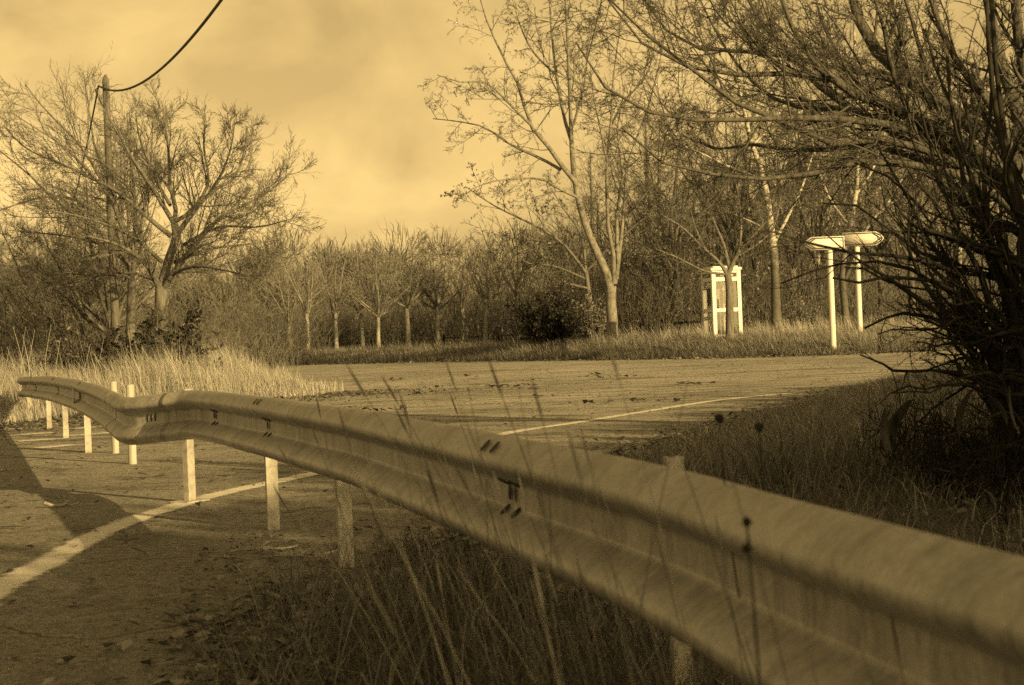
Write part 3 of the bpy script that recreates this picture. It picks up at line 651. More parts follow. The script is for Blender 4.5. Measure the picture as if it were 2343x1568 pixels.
def vase_tree(rng, H, th, r0, nl, spread, levels, up=.10, buds=None, fork_t=(.8, 1.0), lean=0.03, leader=True):
    """local tree: returns (trunk mesh, crown mesh)"""
    k = 8; z = np.linspace(0, th, k); tr = np.stack([np.cumsum(rng.normal(size=k) * lean * .3), np.cumsum(rng.normal(size=k) * lean * .3), z], 1); tr[:, :2] -= tr[0, :2]
    rd = np.linspace(r0 * 1.05, r0 * .8, k); rd[0] *= 1.4; rd[1] *= 1.08
    g = Geo(); g.tubes([tr], [rd], 9); tm = g.mesh('trunk', True)
    P, R = [], []
    for i in range(nl):
        a = i * 2.4 + rng.uniform(-.4, .4); inc = math.radians(rng.uniform(*spread)) if not (leader and i == 0) else math.radians(8); q = rng.uniform(*fork_t)
        p = tr[-1] * 0 + [np.interp(q * th, z, tr[:, j]) for j in range(3)]; d = np.array([math.cos(a) * math.sin(inc), math.sin(a) * math.sin(inc), math.cos(inc)]); L_ = (H - th) * rng.uniform(.72, 1.05) * (1.0 if inc < .9 else .85)
        pl = [p.copy()]
        for s in range(9):
            p = p + d * L_ / 9; pl.append(p.copy()); d = d + rng.normal(size=3) * .07 + np.array([0, 0, up]); d /= np.linalg.norm(d)
        P.append(pl); R.append(np.linspace(r0 * .55, r0 * .07, 10))
    P, R = np.array(P), np.array(R); g = Geo(); g.tubes(P, R, 6); grow(None, P, R, levels, rng, None, (0, 0, 0), None, g)
    return tm, g.mesh('crown')
def place(name, label, meshes, mats, loc, sc_, rz, group, cat='tree'):
    root = empty(name, loc, rz); root.scale = (sc_,) * 3; tag(root, label, cat, group)
    for nm, me, mt in zip(('trunk', 'crown', 'foliage'), meshes, mats): mesh_obj(nm, me, mt, root)
    return root
def gpos(px, d):
    """a point on the ground at photo column px and distance d"""
    p = at(px, 790, d); z = gzs(p.x, p.y)
    for _ in range(3):
        y = CY - FPX * 0; v = Vector((p.x, p.y, z)) - CAMP; dd = v.dot(FWD); cur = CX + FPX * v.dot(RGT) / dd; p.x += (px - cur) * d / FPX; z = gzs(p.x, p.y)
    return Vector((p.x, p.y, z - .04))
LV_LEFT = [dict(m=11, t=(.12, 1), ang=(24, 58), ratio=(.24, .52), K=6, wander=.09, trop=(0, 0, .08), rr=.45, rmin=.009, sides=4, fall=.5),
           dict(m=9, t=(.12, 1), ang=(22, 55), ratio=(.35, .8), K=5, wander=.09, trop=(0, 0, .09), rr=.55, rmin=.006, fall=.35),
           dict(m=6, t=(.1, 1), ang=(22, 50), ratio=(.4, .9), K=4, wander=.10, trop=(0, 0, .09), rr=.7, rmin=.0045, fall=.3),
           dict(m=2, t=(.2, 1), ang=(22, 50), ratio=(.3, .6), K=3, wander=.1, trop=(0, 0, .07), rr=.8, rmin=.004)]
def left_tree():
    rng = np.random.default_rng(11); D = 40.0; b = gpos(371, D)
    T = [([(371, 812), (370, 760), (369, 700), (369, 655)], D, D, 34, 28),
         ([(369, 660), (384, 600), (402, 545), (399, 513)], D, D + .2, 22, 17),
         ([(372, 665), (396, 625), (436, 574), (486, 517), (530, 480)], D, D - 1.5, 15, 5),
         ([(366, 660), (345, 620), (318, 590), (270, 560), (200, 540)], D, D - 2, 16, 4),
         ([(399, 513), (402, 470), (389, 429), (386, 352), (379, 295), (372, 240)], D + .2, D + 1, 12, 2.5),
         ([(399, 508), (429, 490), (470, 439), (476, 396), (466, 339), (470, 270)], D + .2, D - .6, 11, 2.5),
         ([(405, 535), (476, 446), (537, 406), (560, 340), (565, 290)], D + .2, D + 1.6, 13, 2.5),
         ([(430, 570), (500, 500), (580, 459), (640, 420), (672, 385)], D - .5, D + .3, 10, 2),
         ([(399, 513), (379, 480), (335, 409), (302, 362), (268, 302), (231, 240)], D + .2, D - 1.0, 12, 2.5),
         ([(390, 540), (340, 500), (270, 440), (190, 400), (110, 360)], D, D + .8, 12, 2.5),
         ([(370, 600), (300, 540), (200, 500), (100, 480)], D, D - 2.5, 10, 2.5),
         ([(480, 440), (510, 390), (530, 330), (538, 270)], D, D - 1.5, 7, 2),
         ([(400, 600), (480, 570), (560, 560), (650, 545)], D, D + 2.2, 9, 2),
         ([(420, 560), (500, 520), (590, 520), (670, 500)], D, D - 2.4, 8, 2),
         ([(372, 640), (440, 610), (520, 620), (600, 640)], D, D - 2.8, 9, 2),
         ([(366, 645), (300, 625), (210, 630), (120, 620)], D, D + 1.5, 9, 2),
         ([(389, 470), (350, 400), (320, 320), (310, 260)], D, D + 2.4, 9, 2)]
    lv = LV_LEFT
    traced_tree('spreading_tree', 'spreading bare tree with a low fork on the left, in front of the pole', T, lv, rng, (M['bark'], M['twig']), 2, b)
left_tree()
def second_tree():
    D = 46.0; b = gpos(299, D)
    T = [([(299, 805), (299, 740), (300, 690), (302, 640)], D, D, 22, 19), ([(302, 645), (306, 574), (236, 420), (184, 333), (109, 258), (57, 193)], D, D - 1, 13, 2), ([(303, 600), (270, 480), (214, 324), (206, 258), (193, 185)], D, D + 1.2, 11, 2), ([(302, 620), (241, 540), (131, 464), (70, 403), (0, 346)], D, D + .6, 12, 2.5),
         ([(302, 630), (241, 500), (153, 451), (80, 455), (0, 482)], D, D - 1.6, 11, 2.5), ([(302, 640), (285, 580), (220, 590), (131, 604), (0, 613)], D, D - 2, 10, 2.5), ([(304, 590), (310, 480), (300, 380), (290, 260)], D, D + 1.6, 11, 2), ([(303, 600), (250, 450), (150, 340), (90, 300), (30, 260)], D, D - 2, 10, 2), ([(304, 590), (330, 480), (345, 370), (350, 270)], D, D + .6, 9, 2),
         ([(303, 610), (230, 560), (150, 540), (40, 530)], D, D + 2, 9, 2), ([(236, 420), (150, 380), (60, 340), (10, 290)], D - .5, D + .5, 7, 2), ([(303, 640), (250, 620), (180, 650), (90, 660)], D, D - 2.4, 8, 2)]
    traced_tree('spreading_tree', 'wide bare tree left of the pole, its limbs sweeping up to the left edge', T, LV_LEFT[:2] + [dict(LV_LEFT[2], m=4), LV_LEFT[3]], np.random.default_rng(13), (M['bark'], M['twig']), 1, b)
second_tree()
LV_ROW = [dict(m=8, t=(.15, 1), ang=(25, 65), ratio=(.3, .55), K=5, wander=.12, trop=(0, 0, .06), rr=.5, rmin=.012, sides=3),
          dict(m=6, t=(.15, 1), ang=(25, 60), ratio=(.35, .65), K=4, wander=.14, trop=(0, 0, .06), rr=.6, rmin=.008),
          dict(m=5, t=(.1, 1), ang=(25, 60), ratio=(.4, .7), K=4, wander=.16, trop=(0, 0, .05), rr=.7, rmin=.006),
          dict(m=2, t=(.2, 1), ang=(25, 60), ratio=(.5, .8), K=3, wander=.16, trop=(0, 0, .05), rr=.7, rmin=.005)]
rngA = np.random.default_rng(21)
ROW = [vase_tree(np.random.default_rng(31 + k), 7.6, 2.0, .14, 11, (25, 72), LV_ROW, .08) for k in range(2)]
def left_row():
    S = [(258, 49, .85, 1, 'third tree of the left row, behind the utility pole foot', 2.2), (200, 54, .85, 0, 'fourth tree of the left row, a thin dark trunk left of the pole', 4.0),
         (150, 59, .85, 1, 'fifth tree of the left row, half lost in its neighbours', 1.1), (82, 64, .85, 0, 'sixth tree of the left row, pale trunk near the left edge', 5.2), (120, 68, 1.0, 1, 'small tree far back in the left row', 2.9), (45, 74, 1.0, 0, 'farthest tree of the left row, deep in shade', 4.4)]
    for px, d, s, v, lb, rz in S: place('row_tree', 'bare ' + lb, ROW[v], (M['bark'], M['twig']), gpos(px, d), s, rz, 'bare trees of the left row')
left_row()
LV_MID = [dict(m=7, t=(.15, 1), ang=(30, 70), ratio=(.35, .6), K=5, wander=.14, trop=(0, 0, .04), rr=.5, rmin=.014, sides=3),
          dict(m=6, t=(.15, 1), ang=(30, 65), ratio=(.4, .7), K=4, wander=.16, trop=(0, 0, .03), rr=.6, rmin=.011),
          dict(m=5, t=(.1, 1), ang=(30, 65), ratio=(.4, .7), K=3, wander=.18, trop=(0, 0, .03), rr=.7, rmin=.009)]
LV_SLIM = [dict(m=8, t=(.1, 1), ang=(25, 55), ratio=(.3, .5), K=5, wander=.1, trop=(0, 0, .08), rr=.45, rmin=.014),
           dict(m=5, t=(.15, 1), ang=(25, 50), ratio=(.35, .6), K=4, wander=.12, trop=(0, 0, .06), rr=.6, rmin=.01),
           dict(m=3, t=(.1, 1), ang=(25, 50), ratio=(.4, .7), K=3, wander=.12, trop=(0, 0, .05), rr=.7, rmin=.008)]
MID = [vase_tree(np.random.default_rng(41 + k), 6.7, 2.5, .14, 9, (22, 66), LV_MID, .07) for k in range(3)]
SLIM = [vase_tree(np.random.default_rng(51 + k), 6.6, 2.5, .13, 5, (12, 40), LV_SLIM, .05, fork_t=(.7, 1)) for k in range(2)]
def mid_trees():
    S = [('S', 706, 88, .92, 0, 'slim bare tree left of the round-crowned ones, at the road edge', .4), ('S', 664, 96, .8, 1, 'thin bare sapling behind the slim tree at the bend', 2), ('M', 866, 92, .82, 2, 'low bare tree with a tilted pale trunk, left of the round crown', 1.5),
         ('M', 935, 94, .98, 1, 'bare tree with a wide round crown on a straight trunk', .2), ('M', 1003, 95, .95, 2, 'bare tree with a double trunk right of the round crown', 3.3), ('S', 1060, 99, 1.05, 1, 'pale-barked tree standing behind the double trunk', 4.4),
         ('S', 1110, 93, 1.0, 0, 'leaning bare tree left of the dark bush', 5.5), ('S', 830, 99, .95, 0, 'small bare tree behind the low tilted one', 2.8), ('S', 1190, 90, 1.15, 1, 'tall thin bare tree rising behind the dark bush', 1.9), ('S', 1300, 88, 1.1, 0, 'thin bare tree left of the tall forked tree', 3.6), ('S', 770, 97, .9, 1, 'slender bare tree between the slim one and the low tilted one', 5.0), ('S', 1506, 80, .95, 1, 'slim bare tree between the tall forked tree and the booth', .8)]
    for t, px, d, s, v, lb, rz in S:
        o = place('roadside_tree', lb, (MID if t == 'M' else SLIM)[v], (M['bark_pale'], M['twig_pale']), gpos(px, d), s, rz, 'bare trees across the road')
        if px == 1110: o.rotation_euler = (0, .1, 5.5)
        if px == 866: o.rotation_euler = (0.04, -.06, 1.5)
mid_trees()
def centre_tree():
    rng = np.random.default_rng(61); D = 62.0; b = gpos(1402, D)
    T = [([(1402, 785), (1400, 730), (1397, 690), (1398, 655)], D, D, 27, 24),
         ([(1396, 662), (1387, 625), (1353, 551), (1330, 484), (1314, 410), (1307, 322)], D, D, 21, 11),
         ([(1307, 325), (1290, 268), (1273, 175), (1263, 87), (1257, 0), (1250, -60)], D, D + 1.5, 9, 3.5),
         ([(1307, 325), (1304, 235), (1299, 117), (1294, 0), (1292, -70)], D, D - .8, 10, 4),
         ([(1318, 420), (1280, 373), (1247, 326), (1213, 285), (1183, 188), (1149, 128), (1109, 37), (1096, -10)], D, D - 1.5, 12, 2.5),
         ([(1213, 285), (1169, 242), (1129, 201), (1102, 188), (1052, 188), (1000, 172)], D - .8, D - 2.4, 7, 2),
         ([(1283, 389), (1237, 363), (1169, 332), (1109, 292), (1052, 279), (990, 272)], D, D + .9, 8, 2),
         ([(1324, 453), (1280, 433), (1247, 413), (1203, 408), (1129, 415), (1079, 433)], D, D - 2.2, 8, 2),
         ([(1302, 310), (1320, 260), (1337, 190), (1345, 110), (1350, 40)], D, D + 1.8, 7, 2),
         ([(1404, 650), (1404, 590), (1391, 524), (1388, 369), (1398, 285), (1401, 201), (1408, 134), (1420, 60)], D, D - 1, 11, 2.5),
         ([(1388, 369), (1371, 285), (1357, 218), (1350, 150)], D - .6, D - 1.6, 6, 2),
         ([(1406, 650), (1416, 580), (1408, 524), (1421, 420), (1425, 379), (1411, 302), (1430, 200)], D, D + 1, 11, 2.5),
         ([(1410, 640), (1425, 503), (1438, 352), (1465, 302), (1505, 161), (1520, 80)], D, D + 2, 9, 2.5),
         ([(1425, 500), (1455, 470), (1492, 420), (1530, 340), (1560, 300)], D + .6, D - 1.2, 6, 2),
         ([(1398, 285), (1430, 230), (1480, 170), (1500, 90)], D, D - 1.8, 6, 2),
         ([(1299, 150), (1340, 100), (1380, 60), (1400, -20)], D, D - 1.2, 6, 2),
         ([(1270, 170), (1220, 120), (1190, 60), (1170, -10)], D, D + 2.2, 6, 2)]
    lv = [dict(m=10, t=(.12, 1), ang=(30, 65), ratio=(.22, .42), K=6, wander=.14, trop=(0, 0, .0), rr=.42, rmin=.012, sides=4),
          dict(m=7, t=(.15, 1), ang=(30, 65), ratio=(.35, .6), K=5, wander=.18, trop=(0, 0, -.06), rr=.6, rmin=.008),
          dict(m=5, t=(.1, 1), ang=(30, 65), ratio=(.4, .7), K=4, wander=.2, trop=(0, 0, -.08), rr=.7, rmin=.006),
          dict(m=2, t=(.2, 1), ang=(30, 65), ratio=(.4, .6), K=3, wander=.2, trop=(0, 0, -.04), rr=.8, rmin=.005)]
    traced_tree('forked_tree', 'tall bare tree with a pale forked trunk leaning left, right of centre', T, lv, rng, (M['bark_mid'], M['twig']), 2, b, buds=(4600, .06, M['leaf_mid'], 'withered_leaf'))
centre_tree()
def leafy_tree():
    rng = np.random.default_rng(66); D = 69.0; b = gpos(1352, D)
    T = [([(1352, 785), (1350, 700), (1340, 620)], D, D, 14, 10), ([(1340, 625), (1290, 560), (1232, 521), (1135, 474), (1066, 428)], D, D - 3, 8, 2), ([(1340, 620), (1330, 540), (1290, 480), (1260, 430)], D, D + 1, 7, 2),
         ([(1342, 640), (1270, 610), (1200, 600), (1160, 560)], D, D, 6, 2), ([(1342, 620), (1400, 560), (1450, 520), (1480, 480)], D, D - 1, 6, 2), ([(1345, 660), (1300, 650), (1260, 640), (1230, 600)], D, D - 2, 6, 2)]
    lv = [dict(m=9, t=(.15, 1), ang=(30, 65), ratio=(.3, .5), K=5, wander=.16, trop=(0, 0, .02), rr=.5, rmin=.012), dict(m=6, ratio=(.35, .6), K=4, wander=.2, rr=.6, rmin=.01), dict(m=4, ratio=(.4, .7), K=3, wander=.2, rr=.7, rmin=.008)]
    traced_tree('leafy_tree', 'low tree still holding dark withered leaves, left of the tall forked trunk', T, lv, rng, (M['bark'], M['twig']), 1, b, buds=(2600, .10, M['leaf_mid'], 'withered_leaf'))
leafy_tree()
def booth_tree():
    rng = np.random.default_rng(71); D = 54.0; b = gpos(1669, D)
    T = [([(1669, 790), (1669, 720), (1668, 660), (1664, 628)], D, D, 20, 17), ([(1664, 632), (1672, 612), (1684, 588), (1700, 555)], D, D, 13, 7), ([(1663, 630), (1645, 600), (1600, 560), (1560, 520), (1510, 490)], D, D - 1, 9, 2),
         ([(1668, 615), (1655, 560), (1630, 500), (1615, 440)], D, D + .8, 9, 2), ([(1690, 580), (1695, 520), (1690, 460), (1680, 400)], D, D, 7, 2), ([(1692, 575), (1740, 520), (1790, 470), (1830, 440)], D, D - .8, 8, 2),
         ([(1680, 600), (1740, 575), (1800, 560), (1860, 570)], D, D - 1.5, 7, 2), ([(1660, 628), (1610, 620), (1550, 590), (1500, 570)], D, D - 1.6, 7, 2), ([(1690, 585), (1730, 560), (1770, 520), (1790, 430)], D, D + 1.5, 6, 2), ([(1664, 620), (1620, 580), (1590, 520), (1575, 460)], D, D - .2, 7, 2)]
    lv = [dict(m=9, t=(.12, 1), ang=(30, 65), ratio=(.3, .55), K=5, wander=.14, trop=(0, 0, .04), rr=.5, rmin=.010), dict(m=7, ratio=(.35, .65), K=4, wander=.16, trop=(0, 0, .03), rr=.6, rmin=.007), dict(m=5, ratio=(.4, .7), K=4, wander=.18, rr=.7, rmin=.0055)]
    traced_tree('small_tree', 'small bare tree standing right in front of the telephone booth', T, lv, rng, (M['bark'], M['twig']), 2, b)
booth_tree()
LV_BIRCH = [dict(m=9, t=(.1, 1), ang=(25, 60), ratio=(.2, .4), K=6, wander=.12, trop=(0, 0, -.05), rr=.4, rmin=.012, sides=3),
            dict(m=7, t=(.2, 1), ang=(25, 60), ratio=(.4, .7), K=5, wander=.12, trop=(0, 0, -.22), rr=.6, rmin=.008),
            dict(m=11, t=(.1, 1), ang=(20, 55), ratio=(.5, 1.0), K=4, wander=.1, trop=(0, 0, -.3), rr=.7, rmin=.006)]
def birches():
    D = 60.0; b = gpos(1777, D)
    T = [([(1778, 790), (1774, 680), (1772, 600), (1764, 530), (1757, 470), (1747, 413), (1724, 342)], D, D, 25, 11), ([(1724, 345), (1714, 312), (1700, 242), (1690, 188), (1684, 67), (1682, -40)], D, D, 10.5, 4),
         ([(1747, 413), (1677, 386), (1606, 352), (1556, 332)], D, D - 2, 8, 2), ([(1706, 275), (1657, 232), (1630, 188), (1600, 120)], D, D + 1, 7, 2), ([(1768, 560), (1800, 500), (1830, 440), (1860, 350)], D, D + 1.5, 9, 3), ([(1700, 240), (1740, 180), (1770, 100), (1780, 20)], D, D - 1, 7, 2),
         ([(1720, 335), (1770, 280), (1810, 200), (1830, 120)], D, D + 2, 7, 2), ([(1690, 190), (1650, 130), (1620, 60), (1600, -20)], D, D - 1.5, 6, 2), ([(1686, 120), (1720, 70), (1740, 0)], D, D + 1, 5, 2), ([(1700, 250), (1640, 260), (1580, 250), (1540, 270)], D, D + 1.8, 6, 2), ([(1764, 530), (1700, 500), (1640, 480), (1600, 500)], D, D + 1.5, 6, 2)]
    traced_tree('birch', 'tall birch with a dark cracked base between the booth and the signs', T, LV_BIRCH, np.random.default_rng(81), (M['birch'], M['twig']), 2, b, buds=(6000, .07, M['leaf_mid'], 'catkin'))
    D = 63.0; b = gpos(1940, D)
    T = [([(1940, 800), (1932, 700), (1926, 640), (1932, 580), (1945, 520), (1959, 436)], D, D, 20, 10), ([(1959, 440), (1962, 340), (1950, 240), (1955, 120), (1950, 0)], D, D, 10, 4), ([(1932, 640), (1950, 600), (1982, 524), (2026, 473), (2117, 426)], D, D - 1.5, 10, 4), ([(1955, 450), (2000, 380), (2030, 280), (2050, 180)], D, D + 1.5, 7, 2),
         ([(1945, 520), (1900, 460), (1870, 380), (1850, 280)], D, D + 1, 7, 2), ([(1955, 300), (1910, 220), (1890, 120), (1880, 20)], D, D - 1, 6, 2), ([(2026, 473), (2080, 380), (2120, 300), (2140, 200)], D - 1, D - 1, 6, 2), ([(1960, 350), (2010, 270), (2060, 120), (2070, 0)], D, D + 2, 6, 2)]
    traced_tree('birch', 'pale birch with a steeply forked trunk standing between the two sign posts', T, LV_BIRCH, np.random.default_rng(82), (M['birch'], M['twig']), 2, b, buds=(6000, .07, M['leaf_mid'], 'catkin'))
    rng = np.random.default_rng(83)
    BM = [vase_tree(np.random.default_rng(84 + k), 13, 3.5, .15, 6, (8, 32), LV_BIRCH, .02, fork_t=(.6, 1)) for k in range(2)]
    S = [(1878, 72, .95, 0, 'slender birch trunk just left of the first sign post', 1.0), (1820, 80, .9, 1, 'slender broken birch trunk right of the dark-based birch', 2.5), (1560, 76, .85, 1, 'slender birch behind the fence left of the booth', 4.0), (2020, 74, 1.0, 0, 'slender birch right of the signs behind the dark shrub', .3), (2090, 68, 1.0, 1, 'birch standing behind the dark shrub on the right', 5.0), (1735, 84, 1.05, 0, 'slender birch behind the telephone booth tree', 3.2), (2200, 70, 1.05, 0, 'birch near the right edge behind the shrub', 2.2), (1470, 92, .8, 0, 'slender birch right behind the tall forked tree', 5.6), (1640, 90, .95, 1, 'slender birch seen above the telephone booth roof', 0.6), (1540, 82, 1.0, 0, 'birch with drooping twigs between the tall forked tree and the booth', 1.6), (1700, 76, 1.1, 1, 'birch with drooping twigs just right of the booth', 3.9), (1960, 82, 1.1, 1, 'birch far behind the right-pointing sign', 2.7)]
    for px, d, s, v, lb, rz in S: place('birch', lb, BM[v], (M['birch'], M['twig']), gpos(px, d), s, rz, 'birches behind the signs')
birches()
def right_tree():
    rng = np.random.default_rng(91); D = 15.0
    b = gpos(2440, D)
    T = [([(2440, 1000), (2425, 850), (2405, 700), (2390, 600)], D, D, 95, 80), ([(2390, 610), (2365, 480), (2330, 372), (2244, 300), (2127, 218), (2043, 151), (1992, 101), (1959, 34), (1940, -40)], D, D + 1.5, 62, 20),
         ([(2385, 560), (2300, 400), (2200, 320), (2080, 258), (1992, 232), (1892, 181), (1841, 101), (1791, 34), (1775, -30)], D, D - .8, 42, 8),
         ([(2370, 500), (2240, 380), (2120, 320), (2002, 285), (1942, 245), (1878, 201), (1818, 134), (1744, 57), (1700, -20)], D, D + .6, 36, 7),
         ([(2300, 400), (2160, 310), (2060, 269), (1930, 190), (1801, 168), (1707, 173), (1590, 158), (1480, 110), (1390, 0)], D, D - 1.2, 24, 4),
         ([(2244, 300), (2100, 200), (1925, 158), (1791, 128), (1657, 114), (1556, 100), (1472, 0)], D + .7, D + 2, 20, 4),
         ([(2330, 460), (2180, 370), (2040, 320), (1900, 330), (1825, 292), (1740, 262), (1623, 201), (1539, 111), (1438, 60), (1384, -10)], D, D - 1.6, 24, 4),
         ([(2200, 330), (2060, 290), (1880, 270), (1673, 275), (1539, 272), (1451, 242), (1371, 188), (1317, 97)], D, D - 2, 22, 4),
         ([(2360, 520), (2240, 420), (2100, 380), (1959, 370), (1800, 410), (1639, 400), (1539, 386), (1472, 336), (1421, 292)], D, D - 1.4, 24, 4),
         ([(2320, 480), (2200, 400), (2060, 350), (1960, 330), (1850, 350), (1740, 330), (1650, 345), (1560, 310)], D, D + 1.2, 22, 4),
         ([(2390, 620), (2380, 460), (2340, 300), (2300, 180), (2270, 60), (2250, -40)], D, D + 1, 44, 20), ([(2395, 600), (2400, 420), (2360, 250), (2330, 100), (2320, -40)], D, D - 1, 46, 22), ([(2340, 420), (2280, 260), (2200, 160), (2150, 60), (2120, -30)], D, D - .6, 28, 10),
         ([(2043, 151), (2060, 80), (2040, 0), (2050, -60)], D + 1.2, D + .4, 16, 6), ([(2080, 258), (2040, 160), (2020, 60), (1990, -30)], D - .4, D - 1, 16, 6), ([(1992, 232), (1920, 130), (1880, 50), (1860, -30)], D - .5, D + .6, 12, 4), ([(1942, 245), (1850, 250), (1760, 220), (1680, 140), (1620, 40), (1590, -30)], D + .4, D + 1.6, 12, 3), ([(1801, 168), (1700, 90), (1640, 30), (1610, -30)], D - .8, D - .2, 8, 3)]
    lv = [dict(m=15, t=(.06, 1), ang=(22, 55), ratio=(.18, .42), K=6, wander=.13, trop=(0, 0, .07), rr=.4, rmin=.0045, sides=4, fall=.3),
          dict(m=8, t=(.1, 1), ang=(25, 60), ratio=(.3, .6), K=5, wander=.14, trop=(0, 0, .06), rr=.6, rmin=.003),
          dict(m=5, t=(.1, 1), ang=(25, 60), ratio=(.35, .65), K=4, wander=.16, trop=(0, 0, .05), rr=.7, rmin=.0024),
          dict(m=4, t=(.2, 1), ang=(25, 60), ratio=(.4, .8), K=3, wander=.15, trop=(0, 0, .03), rr=.8, rmin=.0019)]
    traced_tree('overhanging_tree', 'big bare tree on the right, its many limbs sweeping left across the sky', T, lv, rng, (M['bark_near'], M['twig_near']), 1, b)
M['bark_near'] = bark_mat('bark_near', 0.035, 0.15, (30, 30, 9), 0.8); M['twig_near'] = bark_mat('twig_near', 0.04, 0.12, (6, 6, 6), 0.0)
right_tree()
# ------------------------------------------------------------------ the dark shrub at the right edge
def near_shrub():
    rng = np.random.default_rng(101); D = 8.6; b = Vector(gpos(2330, D)); root = empty('dark_shrub', b); tag(root, 'black leafless shrub of tangled branches at the right edge', 'shrub')
    T = [([(2300, 960), (2240, 850), (2174, 761), (2045, 666), (1934, 601), (1851, 514)], D, D - .3, 24, 4), ([(2300, 900), (2230, 700), (2174, 639), (1984, 605), (1847, 582), (1684, 573)], D, D - .5, 20, 3),
         ([(2310, 880), (2200, 680), (2080, 610), (2003, 605), (1870, 628), (1794, 651)], D, D + .3, 16, 3), ([(2300, 900), (2180, 700), (2045, 670), (1912, 681)], D, D - .6, 18, 7), ([(2300, 930), (2200, 760), (2098, 727), (1991, 757)], D, D - .2, 18, 7),
         ([(2330, 940), (2260, 860), (2174, 848), (2080, 832), (1993, 816)], D, D - .4, 18, 5), ([(2330, 930), (2230, 780), (2080, 745), (2010, 770)], D, D + .1, 12, 4), ([(2330, 960), (2260, 880), (2150, 860), (2060, 868)], D, D - .7, 14, 4),
         ([(2310, 950), (2230, 730), (2130, 560), (2060, 420), (2010, 330)], D, D + .2, 22, 5), ([(2320, 940), (2260, 700), (2190, 520), (2130, 380), (2090, 230)], D, D - .2, 24, 5), ([(2330, 930), (2290, 660), (2230, 470), (2190, 300), (2170, 130)], D, D + .4, 26, 6), ([(2340, 900), (2320, 600), (2280, 400), (2240, 200), (2220, 20)], D, D - .4, 28, 8),
         ([(2350, 900), (2350, 560), (2320, 300), (2290, 100), (2270, -60)], D, D + .2, 30, 9), ([(2310, 900), (2200, 640), (2090, 470), (1990, 400), (1930, 380)], D, D + .5, 16, 4), ([(2330, 860), (2240, 600), (2150, 430), (2080, 330), (2060, 250)], D, D - .5, 18, 4), ([(2300, 860), (2170, 640), (2050, 540), (1960, 480), (1900, 470)], D, D - .1, 16, 4),
         ([(2345, 880), (2300, 600), (2200, 400), (2130, 200), (2100, 90)], D, D + .6, 20, 5), ([(2360, 880), (2360, 600), (2360, 300), (2340, 100)], D, D - .3, 34, 14), ([(2330, 850), (2280, 620), (2250, 420), (2260, 250), (2240, 100)], D, D + .1, 22, 7), ([(2300, 880), (2160, 690), (2010, 640), (1900, 600)], D, D + .7, 14, 4),
         ([(2320, 980), (2280, 900), (2200, 900), (2110, 940), (2040, 955), (2022, 990)], D - 1.2, D - 1.6, 10, 3), ([(2360, 1000), (2290, 960), (2200, 1000), (2120, 1015)], D - 1, D - 1.4, 9, 3), ([(2330, 800), (2250, 690), (2160, 700), (2070, 690)], D, D - .5, 16, 5), ([(2330, 780), (2290, 560), (2210, 450), (2110, 380)], D, D + .3, 16, 4)]
    extra = []
    for k in range(40):
        a = rng.uniform(84, 165); L_ = rng.uniform(260, 640); x0, y0 = rng.uniform(2250, 2440), rng.uniform(520, 960); c, s = math.cos(math.radians(a)), math.sin(math.radians(a)); q = rng.uniform(.1, 1.0)
        if x0 + c * L_ < 2080: L_ *= .55
        extra.append(([(x0, y0), (x0 + c * L_ * .35 - q * 70, y0 - s * L_ * .25), (x0 + c * L_ * .8 - q * 70, y0 - s * L_ * .65), (x0 + c * L_ + rng.uniform(-40, 60), y0 - s * L_ - rng.uniform(0, 60))], D + rng.uniform(-.3, .3), D + rng.uniform(-.9, .9), rng.uniform(8, 19), 1.8))
    for k in range(20):
        x0, y0 = rng.uniform(2290, 2420), rng.uniform(700, 980); L_ = rng.uniform(90, 300)
        extra.append(([(x0, y0), (x0 - L_ * .5, y0 + rng.uniform(-60, 20)), (x0 - L_, y0 + rng.uniform(-110, 40))], D + rng.uniform(-.6, .4), D + rng.uniform(-1, .6), rng.uniform(8, 17), 2.5))
    for k in range(14):
        x0 = rng.uniform(2230, 2430); extra.append(([(x0 + rng.uniform(-20, 40), 1150 + rng.uniform(-40, 30)), (x0 + rng.uniform(-25, 25), 1040), (x0 + rng.uniform(-30, 30), 940), (x0 + rng.uniform(-60, 60), 820)], D, D + rng.uniform(-.3, .3), rng.uniform(16, 34), 12))
    for k in range(16):
        x0, y0 = rng.uniform(2180, 2420), rng.uniform(960, 1120); L_ = rng.uniform(80, 260); extra.append(([(x0, y0), (x0 - L_ * .5, y0 - rng.uniform(-10, 50)), (x0 - L_, y0 + rng.uniform(-40, 60))], D + rng.uniform(-.6, .3), D + rng.uniform(-1, .4), rng.uniform(6, 12), 2))
    L_ = [px_limb(e) for e in T + extra]
    for i, (p, r) in enumerate(L_):                       # gnarl
        p[1:] += np.cumsum(rng.normal(size=(9, 3)) * .015, 0); r *= .85; r[1:] *= 1 + rng.normal(size=9) * .13; g = Geo(); g.tubes(p, r, 6); mesh_obj('branch', g.mesh('branch', True, off=b), M['bark_dark'], root)
    pts = np.array([a for a, _ in L_]); rad = np.array([a for _, a in L_])
    lv = [dict(m=5, t=(.15, .95), ang=(25, 60), ratio=(.15, .4), K=6, wander=.18, trop=(0, 0, .08), rr=.55, rmin=.0028, sides=4, tip=.25), dict(m=4, sides=3, ratio=(.25, .55), K=4, wander=.18, rr=.6, rmin=.0018), dict(m=2, sides=3, ratio=(.3, .6), K=3, wander=.18, rr=.7, rmin=.0013)]
    g = Geo(); grow(None, pts, rad, lv, rng, None, b, None, g); mesh_obj('twigs', g.mesh('twigs', False, off=b), M['twig_dark'], root)
